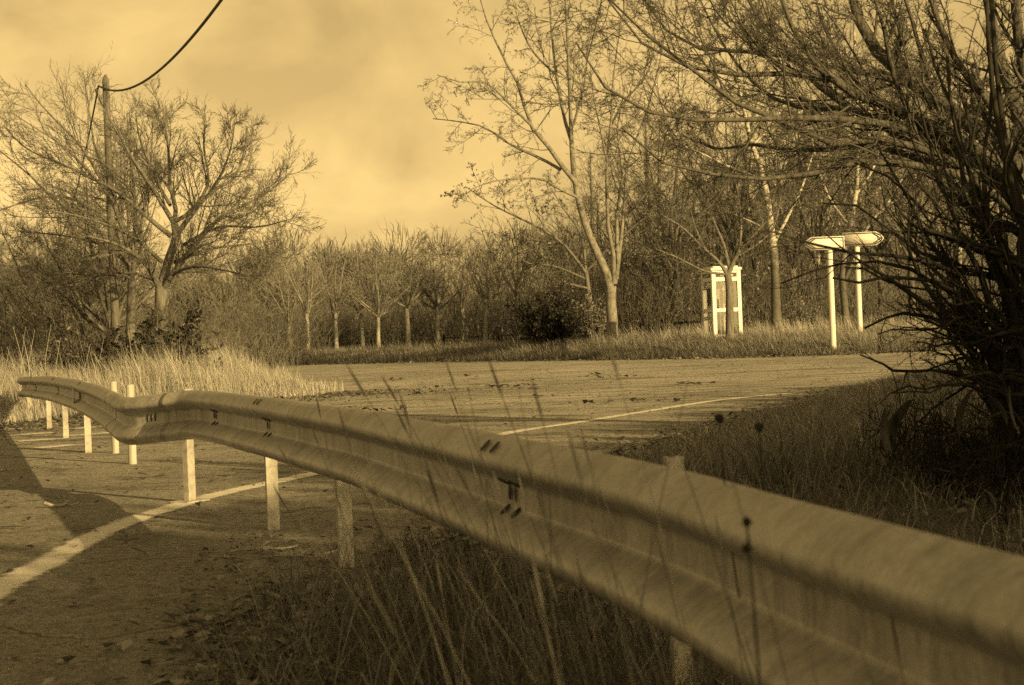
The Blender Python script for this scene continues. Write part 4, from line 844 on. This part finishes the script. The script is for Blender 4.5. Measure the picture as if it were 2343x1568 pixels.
    # hanging withered leaves
    def long_leaf(L_, w, curl):
        n = 9; t = np.linspace(0, 1, n); ww = w * np.sin(np.pi * np.clip(t * .94 + .06, 0, 1)) ** .8 * (1 - .2 * t); z = -t * L_; y = curl * np.sin(t * 2.6) * L_ * .25
        v = np.concatenate([np.stack([-ww, y + ww * .35, z], 1), np.stack([0 * t, y, z], 1), np.stack([ww, y + ww * .35, z], 1)]); i = np.arange(n - 1)
        return np_mesh('leaf', v, [np.stack([i, i + 1, i + 1 + n, i + n], 1), np.stack([i + n, i + 1 + n, i + 1 + 2 * n, i + 2 * n], 1)], True, np.full(3 * n, rng.random()))
    LM = [long_leaf(.2, .024, .8), long_leaf(.16, .02, -.6), long_leaf(.23, .028, .3)]
    for px, py, sc_, k in [(2024, 935, 1.05, 0), (2050, 948, .95, 1), (2085, 915, 1.1, 2), (2112, 900, .7, 1), (2150, 908, .9, 0), (2196, 915, .6, 1), (2222, 893, 1.15, 2), (2262, 905, .75, 0), (2310, 885, 1.0, 2)]:
        o = mesh_obj('leaf', LM[k], M['leaf_pale'] if px == 2222 else M['leaf_near'], root, at(px, py, D - 1.3 - rng.random() * .4) - b); o.scale = (sc_ * rng.uniform(.7, 1.1), sc_, sc_ * rng.uniform(.75, 1.15)); o.rotation_euler = (rng.uniform(-.5, .5), rng.uniform(-.45, .45), rng.uniform(0, 6.3))
M['leaf_pale'] = blade_mat('leaf_pale', 0.2, 0.3)
near_shrub()
# ------------------------------------------------------------------ bushes
def bush(name, label, px, d, w, h, n_stem, leaf, nleaf, mat_leaf, mat_stem, seed, cat='bush', upward=.15, clump=True):
    rng = np.random.default_rng(seed); b = gpos(px, d); root = empty(name, b); tag(root, label, cat)
    a = rng.uniform(0, 2 * np.pi, n_stem); inc = np.radians(rng.uniform(5, 62, n_stem)); K = 6; d0 = np.stack([np.cos(a) * np.sin(inc) * w / h, np.sin(a) * np.sin(inc) * w / h, np.cos(inc)], 1)
    base = np.stack([rng.normal(size=n_stem) * w * .16, rng.normal(size=n_stem) * w * .16, np.zeros(n_stem)], 1); L_ = h * rng.uniform(.55, 1.05, n_stem); P = [base]; cur = base.copy()
    for k in range(K - 1):
        cur = cur + d0 * (L_ / (K - 1))[:, None]; P.append(cur.copy()); d0 = d0 + rng.normal(size=d0.shape) * .1; d0[:, 2] += upward * .3
    P = np.stack(P, 1); R = np.linspace(.018, .006, K)[None] * np.ones((n_stem, 1)); g = Geo(); g.tubes(P, R, 4)
    p2, r2 = sprout(P, R, 6, rng, (.2, 1), (25, 65), (.25, .5), 4, .15, (0, 0, .05), .6, .006); g.tubes(p2, r2, 3); p3, r3 = sprout(p2, r2, 5, rng, (.1, 1), (25, 65), (.35, .7), 3, .15, (0, 0, .04), .7, .005); g.tubes(p3, r3, 3)
    mesh_obj('stems', g.mesh('stems'), mat_stem, root)
    sel = rng.integers(0, len(p3), nleaf); f = rng.random((nleaf, 1)); pos = p3[sel, 0] * (1 - f) + p3[sel, -1] * f; gl = Geo(); gl.leaves(pos, rng.uniform(.6, 1.3, nleaf) * leaf, rng, .34 if leaf > .1 else .6, -.25)
    lo = mesh_obj('foliage', gl.mesh('foliage', rnd=True), mat_leaf, root); lo['kind'] = 'stuff'; return root
bush('dark_bush', 'dense almost black rounded bush left of the tall forked tree', 1262, 66, 2.4, 1.9, 64, .08, 26000, M['leaf_dark'], M['twig_dark'], 111)
bush('leafy_bush', 'ragged leafy bush between the dark bush and the pale forked trunk', 1345, 64, 1.1, 1.7, 46, .10, 4200, M['leaf_mid'], M['twig'], 112)
bush('laurel_bush', 'broad-leaved laurel bush at the foot of the left forked tree', 392, 36, 1.2, 1.5, 60, .19, 3600, M['leaf_dark'], M['twig'], 113)
bush('bramble_bush', 'low dark bramble bush left of the laurel', 205, 37, 2.0, 1.2, 70, .10, 6000, M['leaf_dark'], M['twig_dark'], 114)
bush('undergrowth_bush', 'low bush of small pale leaves between the birches', 1838, 66, 1.1, 1.3, 36, .08, 2600, M['leaf_mid'], M['twig'], 115)
bush('twiggy_bush', 'twiggy brown bush behind the low tilted tree', 790, 104, 3.0, 2.6, 70, .09, 2500, M['leaf_mid'], M['twig_far'], 116)
hb = bush('added_holly_bush', 'dense evergreen holly bush added out of view to shade the dark shrub', 388, 36, .9, 2.5, 90, .10, 16000, M['leaf_dark'], M['twig_dark'], 117)
hb.location = (4.5, 6.5, gzs(4.5, 6.5))  # unseen bush added to keep the sun off the near shrub
# ------------------------------------------------------------------ wooden fences
def fence(pts, label, hh=.62):
    root = None
    for i, (px, d) in enumerate(pts):
        p = gpos(px, d)
        if root is None: root = empty('rail_fence', p); tag(root, label, 'fence', 'low wooden rail fences'); o0 = p
        bevel_box('fence_post', (.12, .12, hh + .16), M['dark_wood'], root, (p.x - o0.x, p.y - o0.y, p.z - o0.z + (hh + .16) / 2), .015)
    for a, b in zip(pts[:-1], pts[1:]):
        p, q = gpos(*a) - o0, gpos(*b) - o0; g = Geo(); g.tubes([[p + Vector((0, 0, hh - .06)), (p + q) / 2 + Vector((0, 0, hh - .07)), q + Vector((0, 0, hh - .05))]], [[.05, .05, .045]], 8)
        mesh_obj('fence_rail', g.mesh('fence_rail', True), M['dark_wood'], root)
fence([(1545, 62), (1577, 61), (1608, 60)], 'dark wooden post and rail fence left of the telephone booth', .75)
fence([(1015, 104), (1115, 102)], 'dark low wooden rail behind the double-trunked tree', .6)
fence([(1140, 101), (1215, 99)], 'dark low wooden rail left of the dark bush', .6)
fence([(775, 108), (850, 106)], 'dark low wooden rail behind the bend in the road', .5)
fence([(1366, 66), (1392, 65)], 'short dark wooden rail left of the tall forked trunk', .6)
# ------------------------------------------------------------------ the wood behind
def stroke_trees(n, xr, yr, hr, rng, strands, width, spread=.32, density_low=.15):
    """a mass of bare trees: trunks and upswept brush, one object"""
    g = Geo(); x = rng.uniform(*xr, n); y = rng.uniform(*yr, n); h = rng.uniform(*hr, n); z = gz(x, y); base = np.stack([x, y, z - .1], 1)
    top = base + np.stack([rng.normal(size=n) * .4, rng.normal(size=n) * .4, h * .9], 1)
    pts = np.stack([base, base * .6 + top * .4, base * .25 + top * .75, top], 1); rad = (h * .010)[:, None] * np.array([1.2, .8, .45, .15])[None]; g.tubes(pts, rad, 4)
    p1, r1 = sprout(pts, rad, strands, rng, (density_low, .97), (25, 65), (.2, .45), 4, .1, (0, 0, .10), .4, width * 1.3, fall=.55); g.tubes(p1, r1, 3)
    p2, r2 = sprout(p1, r1, 5, rng, (.1, 1), (20, 60), (.35, .7), 3, .12, (0, 0, .06), .7, width); g.ribbons(p2, r2, rng)
    p3, r3 = sprout(p2, r2, 3, rng, (.2, 1), (20, 60), (.4, .8), 3, .12, (0, 0, .06), .7, width * .8); g.ribbons(p3, r3, rng)
    return g
def brush(n, xs, ys, hs, rng, width):
    g = Geo(); base = np.stack([xs, ys, gz(xs, ys) - .05], 1); a = rng.uniform(0, 6.28, n); inc = np.radians(rng.uniform(0, 38, n)); d = np.stack([np.cos(a) * np.sin(inc), np.sin(a) * np.sin(inc), np.cos(inc)], 1)
    pts = np.stack([base, base + d * (hs * .4)[:, None], base + (d + rng.normal(size=d.shape) * .12) * (hs * .75)[:, None], base + (d + rng.normal(size=d.shape) * .2) * hs[:, None]], 1); rad = np.array([1.5, 1.2, .9, .5])[None] * width * np.ones((n, 1)); g.tubes(pts, rad, 3)
    p1, r1 = sprout(pts, rad, 5, rng, (.2, 1), (20, 60), (.25, .5), 3, .12, (0, 0, .05), .8, width * .6); g.ribbons(p1, r1, rng); return g
rng = np.random.default_rng(121)
g = stroke_trees(130, (-95, 62), (138, 185), (6.6, 9.3), rng, 22, .017)
tag(mesh_obj('distant_wood', g.mesh('distant_wood'), M['twig_far']), 'bare brown wood closing off the view behind the road', None, None, 'stuff')
def crown_puffs(n, xr, yr, hr, rr, k, width, rng):
    x = rng.uniform(*xr, n); y = rng.uniform(*yr, n); h = rng.uniform(*hr, n); c = np.stack([x, y, gz(x, y) + h], 1); r = rng.uniform(*rr, n)
    d = rng.normal(size=(n, k, 3)); d[..., 2] = np.abs(d[..., 2]) * 1.1 - .35; d /= np.linalg.norm(d, axis=2, keepdims=True); q = rng.random((n, k, 1)) ** .5
    p0 = c[:, None] + d * (r[:, None, None] * q * .8); u = d + np.array([0, 0, .9]) + rng.normal(size=d.shape) * .35; u /= np.linalg.norm(u, axis=2, keepdims=True); L_ = rng.uniform(.6, 1.7, (n, k, 1))
    pts = np.stack([p0, p0 + u * L_ * .55, p0 + (u + rng.normal(size=u.shape) * .15) * L_], 2).reshape(-1, 3, 3); g = Geo(); g.ribbons(pts, width * np.array([1.0, .8, .3])[None] * np.ones((n * k, 1)), rng); return g
g = crown_puffs(250, (-95, 60), (134, 178), (4.6, 7.7), (1.8, 3.2), 170, .028, rng)
g2 = crown_puffs(230, (-90, 40), (126, 140), (.8, 4.6), (1.5, 2.8), 150, .024, rng); g.add(np.concatenate(g2.v), g2.f)
tag(mesh_obj('distant_brushwood', g.mesh('distant_brushwood'), M['twig_far']), 'soft brown mass of far tree crowns along the ridge', None, None, 'stuff')
g = stroke_trees(70, (4, 42), (86, 118), (9, 14), rng, 24, .011)
tag(mesh_obj('birch_wood', g.mesh('birch_wood'), M['twig']), 'tangled bare wood behind the booth and the signs', None, None, 'stuff')
n = 4300; xs = rng.uniform(-42, 14, n); ys = np.interp(xs, FE[:, 0], FE[:, 1]) + rng.uniform(26, 52, n); g = brush(n, xs, ys, rng.uniform(1.6, 4.2, n), rng, .016)
tag(mesh_obj('undergrowth', g.mesh('undergrowth'), M['twig_far']), 'brown leafless undergrowth below the trees across the road', None, None, 'stuff')
n = 3600; xs = rng.uniform(2, 36, n); ys = np.interp(xs, FE[:, 0], FE[:, 1]) + rng.uniform(20, 40, n); g = brush(n, xs, ys, rng.uniform(1.0, 3.4, n), rng, .011)
pos = np.stack([rng.uniform(2, 34, 9000), np.zeros(9000), rng.uniform(.1, 4.2, 9000)], 1); pos[:, 1] = np.interp(pos[:, 0], FE[:, 0], FE[:, 1]) + rng.uniform(18, 36, 9000); pos[:, 2] += gz(pos[:, 0], pos[:, 1])
tag(mesh_obj('undergrowth', g.mesh('undergrowth'), M['twig']), 'leafless scrub filling the wood behind the birches', None, None, 'stuff')
g = Geo(); g.leaves(pos, rng.uniform(.06, .13, 9000), rng, .7)
tag(mesh_obj('withered_leaves', g.mesh('withered_leaves', rnd=True), M['leaf_mid']), 'small withered leaves hanging in the scrub behind the birches', None, None, 'stuff')
n = 3000; xs = rng.uniform(-30, -9, n); ys = rng.uniform(46, 88, n); g = brush(n, xs, ys, rng.uniform(.8, 3.0, n), rng, .011)
tag(mesh_obj('undergrowth', g.mesh('undergrowth'), M['twig']), 'brown scrub under the left row of trees', None, None, 'stuff')
n = 900; xs = rng.uniform(2.0, 3.6, n); ys = rng.uniform(7.4, 10.2, n); g = brush(n, xs, ys, rng.uniform(.12, .5, n), rng, .003)
tag(mesh_obj('undergrowth', g.mesh('undergrowth'), M['twig_dark']), 'dark brambles and dead stalks at the foot of the right shrub', None, None, 'stuff')
# ------------------------------------------------------------------ grass
def clumps(n, nc, xr, yr, rng, sig):
    c = np.stack([rng.uniform(*xr, nc), rng.uniform(*yr, nc)], 1); i = rng.integers(0, nc, n); return c[i] + rng.normal(size=(n, 2)) * sig
def inside_left(P):
    t = np.interp(P[:, 1], LE[:, 1], LE[:, 0]); return P[:, 0] < t
def grass(name, label, P, h, w, mat, rng, lean=None, bend=(.1, .6)):
    z = gz(P[:, 0], P[:, 1]); n = len(P); g = Geo(); hd = rng.uniform(0, 6.28, n) if lean is None else rng.normal(lean, .9, n)
    g.blades(np.column_stack([P, z - .02]), hd, h, w, rng.uniform(*bend, n), rng); return tag(mesh_obj(name, g.mesh(name, rnd=True), mat), label, None, None, 'stuff')
rng = np.random.default_rng(131)
P = np.vstack([clumps(4500, 60, (-9.5, -6.8), (22.6, 27), rng, .22), clumps(50000, 860, (-15, -2.8), (25, 40), rng, .28), clumps(16000, 300, (-22, -3), (38, 56), rng, .4)]); P = P[inside_left(P)]
edge = np.clip((np.interp(P[:, 1], LE[:, 1], LE[:, 0]) - P[:, 0]) / 1.6, .25, 1)
grass('tall_grass', 'tall dry pale grass filling the island left of the road', P, rng.uniform(.42, 1.12, len(P)) * edge * (.86 + .22 * np.sin(P[:, 0] * 1.7 + 1.3 * np.sin(P[:, 1] * .8)) + .1 * np.sin(P[:, 1] * 2.9)), rng.uniform(.006, .013, len(P)), M['dry_grass'], rng, 2.6)
P = clumps(60, 60, (-12, -7), (26, 34), rng, .2)
g = Geo(); z = gz(P[:, 0], P[:, 1]); n = 60; hh = rng.uniform(1.1, 1.5, n); a = rng.uniform(0, 6.28, n)
g.tubes(np.stack([np.column_stack([P, z]), np.column_stack([P + .05 * np.stack([np.cos(a), np.sin(a)], 1), z + hh * .6]), np.column_stack([P + .18 * np.stack([np.cos(a), np.sin(a)], 1), z + hh])], 1), np.array([.006, .005, .003])[None] * np.ones((n, 1)), 3, rng.random(n))
tag(mesh_obj('reed_stalks', g.mesh('reed_stalks', rnd=True), M['dry_grass']), 'scattered tall dry stalks standing above the left grass', None, None, 'stuff')
# far verge
x = np.concatenate([rng.uniform(-16, 16, 24000), rng.uniform(2, 14, 28000)]); off = np.concatenate([rng.gamma(1.6, 2.2, 24000), rng.gamma(1.7, 1.7, 28000)]); P = np.stack([x, np.interp(x, FE[:, 0], FE[:, 1]) + .2 + off], 1)
cl = .5 + .5 * np.sin(P[:, 0] * 2.1 + np.sin(P[:, 1] * 1.3) * 2) * np.sin(P[:, 1] * .9 + P[:, 0] * .7)
grass('verge_grass', 'rough dry grass on the bank along the far road edge', P, (rng.uniform(.12, .36, len(P)) + .3 * cl * rng.random(len(P))) * np.clip(off / 1.5, .35, 1), rng.uniform(.008, .016, len(P)), M['verge_grass'], rng, 2.8, (.2, .8))
x = rng.uniform(-16, 14, 14000); P = np.stack([x, np.interp(x, FE[:, 0], FE[:, 1]) + rng.gamma(2.2, .6, 14000)], 1)
grass('dark_tussocks', 'low dark tussocks at the foot of the far bank', P, rng.uniform(.14, .42, 14000), rng.uniform(.01, .02, 14000), M['dark_grass'], rng, None, (.3, .9))
# right verge behind the rail
yv = rng.uniform(9.5, 31, 27000); P = np.stack([np.interp(yv, RE[:, 1], RE[:, 0]) + rng.gamma(1.6, .9, 27000) - .1, yv], 1); r = P[:, 0] - np.interp(P[:, 1], RE[:, 1], RE[:, 0])
grass('right_verge_grass', 'short rough grass on the verge right of the white line', P, rng.uniform(.05, .22, len(P)) * (1 + .6 * np.clip(r, 0, 2)), rng.uniform(.005, .012, len(P)), M['verge_grass'], rng, None, (.3, .95))
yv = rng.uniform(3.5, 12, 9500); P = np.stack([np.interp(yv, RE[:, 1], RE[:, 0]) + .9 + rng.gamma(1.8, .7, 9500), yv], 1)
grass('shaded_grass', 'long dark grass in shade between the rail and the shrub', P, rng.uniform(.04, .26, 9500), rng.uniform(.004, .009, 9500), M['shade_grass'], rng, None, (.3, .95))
# in front of the rail
def beside_rail(n, y0, y1, near, far, rng):
    y = rng.uniform(y0, y1, n); xr = np.interp(y, rail_c[:, 1], rail_c[:, 0]); return np.stack([xr - rng.uniform(near, far, n), y], 1)
P = np.vstack([beside_rail(16000, 2.6, 7.2, .02, 1.0, rng), beside_rail(5000, 4.5, 8.5, -.5, .3, rng)]); keep = (P[:, 0] > -.95 + .22 * (5.2 - P[:, 1]) * (P[:, 1] < 5.2) + rng.normal(size=len(P)) * .12); P = P[keep]
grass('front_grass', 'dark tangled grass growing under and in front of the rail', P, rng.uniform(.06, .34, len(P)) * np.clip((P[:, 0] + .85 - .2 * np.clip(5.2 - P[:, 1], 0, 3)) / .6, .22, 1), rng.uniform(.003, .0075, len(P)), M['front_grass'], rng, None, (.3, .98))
P = np.vstack([beside_rail(1500, 2.4, 6.8, .02, .85, rng)]); P = P[P[:, 0] > -.9]
grass('front_strands', 'long pale dry strands arching through the dark front grass', P, rng.uniform(.2, .5, len(P)), rng.uniform(.002, .0045, len(P)), M['dry_dim'], rng, None, (.5, 1.1))
P = clumps(6000, 160, (1.0, 9), (10, 32), rng, .16); r = P[:, 0] - np.interp(P[:, 1], RE[:, 1], RE[:, 0]); P = P[(r > .2) & (r < 4.5)]
grass('verge_tufts', 'pale tufts of long grass on the right verge', P, rng.uniform(.12, .38, len(P)), rng.uniform(.003, .007, len(P)), M['dry_dim'], rng, None, (.4, 1.0))
P = clumps(9000, 120, (3, 13.5), (50, 64), rng, .22); P = P[(P[:, 1] - np.interp(P[:, 0], FE[:, 0], FE[:, 1])) > 2.2]
grass('bank_tufts', 'tall bright tufts of dry grass around the booth and birches', P, np.where(rng.random(len(P)) < .3, rng.uniform(.4, .85, len(P)), rng.uniform(.15, .5, len(P))), rng.uniform(.007, .014, len(P)), M['dry_grass'], rng, 2.4, (.1, .6))
P = np.vstack([np.stack([rng.normal(.16, .16, 1500), rng.uniform(2.75, 3.5, 1500)], 1), np.stack([rng.normal(.2, .06, 900), rng.uniform(3.05, 3.4, 900)], 1)]); P = P[P[:, 0] < np.interp(P[:, 1], rail_c[:, 1], rail_c[:, 0]) + .12]
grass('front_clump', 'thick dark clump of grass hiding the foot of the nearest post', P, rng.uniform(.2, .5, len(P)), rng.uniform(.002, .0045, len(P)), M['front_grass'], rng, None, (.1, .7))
def tall_stems():
    rng = np.random.default_rng(141); n = 95; y = rng.uniform(1.9, 4.8, n); xr = np.interp(y, rail_c[:, 1], rail_c[:, 0]); x = xr - rng.uniform(.05, .5, n); h = rng.uniform(.42, .95, n) * np.where(x > -.1, 1, .9); a = rng.normal(2.9, .7, n); b = rng.uniform(.08, .42, n); g = Geo(); u = np.stack([np.cos(a), np.sin(a)], 1)
    keep = (x - 0) / y > -.10; x, y, h, u, b = x[keep], y[keep], h[keep], u[keep], b[keep]; n = len(x)
    pts = np.stack([np.column_stack([x + u[:, 0] * h * b * q ** 1.6, y + u[:, 1] * h * b * q ** 1.6, h * q * (1 - .12 * b * q)]) for q in np.linspace(0, 1, 6)], 1)
    rd = rng.random(n); g.tubes(pts, np.linspace(.0014, .0006, 6)[None] * np.ones((n, 1)), 4, rd)
    hs = rng.random(n) < .45; e = pts[hs]; t = e[:, -1] - e[:, -2]; t /= np.linalg.norm(t, axis=1, keepdims=True); g.tubes(np.stack([e[:, -1] + t * q for q in (0, .02, .045, .07)], 1), np.array([.0007, .0024, .002, .0005])[None] * np.ones((hs.sum(), 1)), 5, rd[hs])
    tag(mesh_obj('grass_stems', g.mesh('grass_stems', rnd=True), M['stem']), 'thin tall grass stems rising blurred in front of the rail', None, None, 'stuff')
M['stem'] = blade_mat('stem', 0.06, 0.42, 0.1)
tall_stems()
def weed(px, py, d, label, py2=None):
    p = at(px, py, d); b = Vector((p.x + .05, p.y - .02, gzs(p.x, p.y))); root = empty('seed_head_weed', b); tag(root, label, 'weed', 'dried weeds with round seed heads')
    q = p - b; g = Geo(); g.tubes([[(0, 0, 0), q * .4 + Vector((.012, 0, 0)), q * .8 + Vector((-.004, 0, 0)), q]], [[.002, .0018, .0014, .0012]], 5); mesh_obj('stalk', g.mesh('stalk'), M['twig_dark'], root)
    for yy in ([py] if py2 is None else [py, py2]):
        c = at(px, yy, d) - b; bm = bmesh.new(); bmesh.ops.create_icosphere(bm, subdivisions=2, radius=d * 11 / FPX)
        rr = np.random.default_rng(int(px))
        for v in bm.verts: v.co = v.co * (1 + rr.normal() * .14) + c
        me = bpy.data.meshes.new('seed_head'); bm.to_mesh(me); bm.free(); mesh_obj('seed_head', me, M['twig_dark'], root)
weed(1645, 957, 2.9, 'dried weed with one dark round seed head left of its twin above the rail'); weed(1736, 977, 2.8, 'dried weed whose seed head hangs right of its twin above the rail'); weed(1708, 1194, 1.75, 'dried weed with two dark seed heads against the near rail', 1255)
# ------------------------------------------------------------------ fallen leaves, sticks
def litter(name, label, P, size, seed, mat):
    rng = np.random.default_rng(seed); z = gz(P[:, 0], P[:, 1]) + .02; n = len(P); g = Geo(); a = rng.uniform(0, 6.28, n); sz = size * rng.uniform(.5, 1.4, n)
    d = np.stack([np.cos(a), np.sin(a), rng.uniform(-.1, .5, n)], 1) * sz[:, None]; e = np.stack([-np.sin(a), np.cos(a), rng.uniform(-.3, .5, n)], 1) * (sz * .36)[:, None]; p = np.column_stack([P, z]); up = np.array([0, 0, 1.0]) * (sz * .12)[:, None]
    v = np.stack([p, p + d * .5 + e + up, p + d, p + d * .5 - e + up], 1); i = np.arange(n)[:, None] * 4; g.add(v.reshape(-1, 3), [i + np.array([[0, 1, 2]]), i + np.array([[0, 2, 3]])], np.repeat(rng.random(n), 4))
    return tag(mesh_obj(name, g.mesh(name, rnd=True), mat), label, None, None, 'stuff')
rng = np.random.default_rng(151)
P1 = np.vstack([np.stack([np.interp(yv, RE[:, 1], RE[:, 0]) + rng.normal(.2, .4, len(yv)), yv], 1) for yv in (rng.uniform(5, 26, 4200), rng.normal(14, 2.2, 3600))])
litter('fallen_leaves', 'fallen dry leaves gathered along the near road edge', P1, .055, 1, M['litter'])
yv = rng.uniform(17, 33, 4200); P2 = np.stack([np.interp(yv, LE[:, 1], LE[:, 0]) + rng.gamma(1.5, .7, 4200) - .3, yv], 1)
litter('fallen_leaves', 'fallen dry leaves in front of the tall left grass', P2, .06, 2, M['litter'])
xv = rng.uniform(-12, 13, 2600); P3 = np.stack([xv, np.interp(xv, FE[:, 0], FE[:, 1]) - rng.gamma(1.2, .6, 2600) + .5], 1)
litter('fallen_leaves', 'fallen dry leaves along the far road edge', P3, .1, 3, M['litter'])
P4 = np.stack([rng.uniform(-9, 8, 2200), rng.uniform(6, 46, 2200)], 1); P4 = P4[P4[:, 0] < np.interp(P4[:, 1], RE[:, 1], RE[:, 0])]; P4 = P4[~inside_left(P4)]
litter('road_debris', 'small dark bits of debris scattered over the road', P4, .04, 4, M['leaf_dark'])
P5 = np.vstack([clumps(170, 24, (-3, 4), (22, 44), rng, .18)]); litter('road_weeds', 'little dark weeds and twigs lying on the pale road', P5, .11, 5, M['leaf_dark'])
P6 = beside_rail(700, 4.5, 9, .0, .9, rng); P6 = P6[P6[:, 0] > -1.5]; litter('fallen_leaves', 'fallen leaves in the shade below the near rail', P6, .032, 6, M['litter'])
P8 = clumps(5200, 260, (.2, 5.5), (6, 22), rng, .22); r8 = P8[:, 0] - np.interp(P8[:, 1], RE[:, 1], RE[:, 0]); P8 = P8[(r8 > -.1) & (r8 < 3.5)]; litter('fallen_leaves', 'fallen leaves lying among the grass right of the rail', P8, .06, 8, M['litter'])
P7 = clumps(900, 16, (-1.2, 0.3), (4.4, 7.6), rng, .13); litter('fallen_leaves', 'heaps of curled dead leaves in the dark grass below the rail', P7, .055, 7, M['litter'])
def stick(px, py, L_, a, label, r=.007):
    p = ground(px, py); g = Geo(); rr = np.random.default_rng(int(px)); u = Vector((math.cos(a), math.sin(a), 0)); pts = [u * (L_ * (q - .5)) + Vector((rr.normal() * .012, rr.normal() * .012, .022 + abs(rr.normal()) * .012)) for q in np.linspace(0, 1, 6)]
    g.tubes([pts], [np.linspace(r, r * .5, 6)], 6); g.tubes([[pts[2], pts[2] + Vector((.03, .05, .02)), pts[2] + Vector((.05, .11, .03))]], [[r * .6, r * .5, r * .3]], 5)
    tag(mesh_obj('stick', g.mesh('stick', True), M['bark_pale'], None, p), label, 'stick', 'broken sticks on the road')
stick(605, 1270, .34, .1, 'broken stick lying just in front of the near posts'); stick(700, 1285, .3, -.1, 'thin twig lying right of the stick by the near posts', .005); stick(145, 1165, .2, .3, 'short pale stick lying on the road near the white line', .012); stick(45, 1080, .3, .2, 'dark twig on the road at the left edge', .008)
# ------------------------------------------------------------------ hedge added out of view behind the camera to shade the foreground
def shade_hedge():
    rng = np.random.default_rng(161); A, B = np.array([10.6, -15.5]), np.array([20.5, 9.5]); n = 40000; t = rng.random(n); w = rng.normal(size=n) * .8; u = (B - A) / np.linalg.norm(B - A); nr = np.array([-u[1], u[0]])
    top = 6.38 + .06 * np.sin(t * 23) + .08 * np.sin(t * 61 + 1) + rng.normal(size=n) * .05; z = rng.random(n) ** .85 * top; P = A + (B - A) * t[:, None] + nr * w[:, None]; gzz = gz(P[:, 0], P[:, 1])
    root = empty('added_hedge', (15.5, -3, 0)); tag(root, 'tall evergreen hedge added out of view to shade the foreground', 'hedge')
    g = Geo(); g.leaves(np.column_stack([P, z + gzz]), rng.uniform(.28, .46, n), rng, .8); lo = mesh_obj('foliage', g.mesh('foliage', rnd=True, off=(15.5, -3, 0)), M['leaf_dark'], root); lo['kind'] = 'stuff'
    for k in range(14):
        p = A + (B - A) * (k + .5) / 14; g = Geo(); g.tubes([[(p[0], p[1], -.1), (p[0] + .1, p[1], 2.5), (p[0], p[1] + .1, 5.0)]], [[.12, .08, .03]], 7); mesh_obj('trunk', g.mesh('trunk', True, off=(15.5, -3, 0)), M['bark'], root)
shade_hedge()
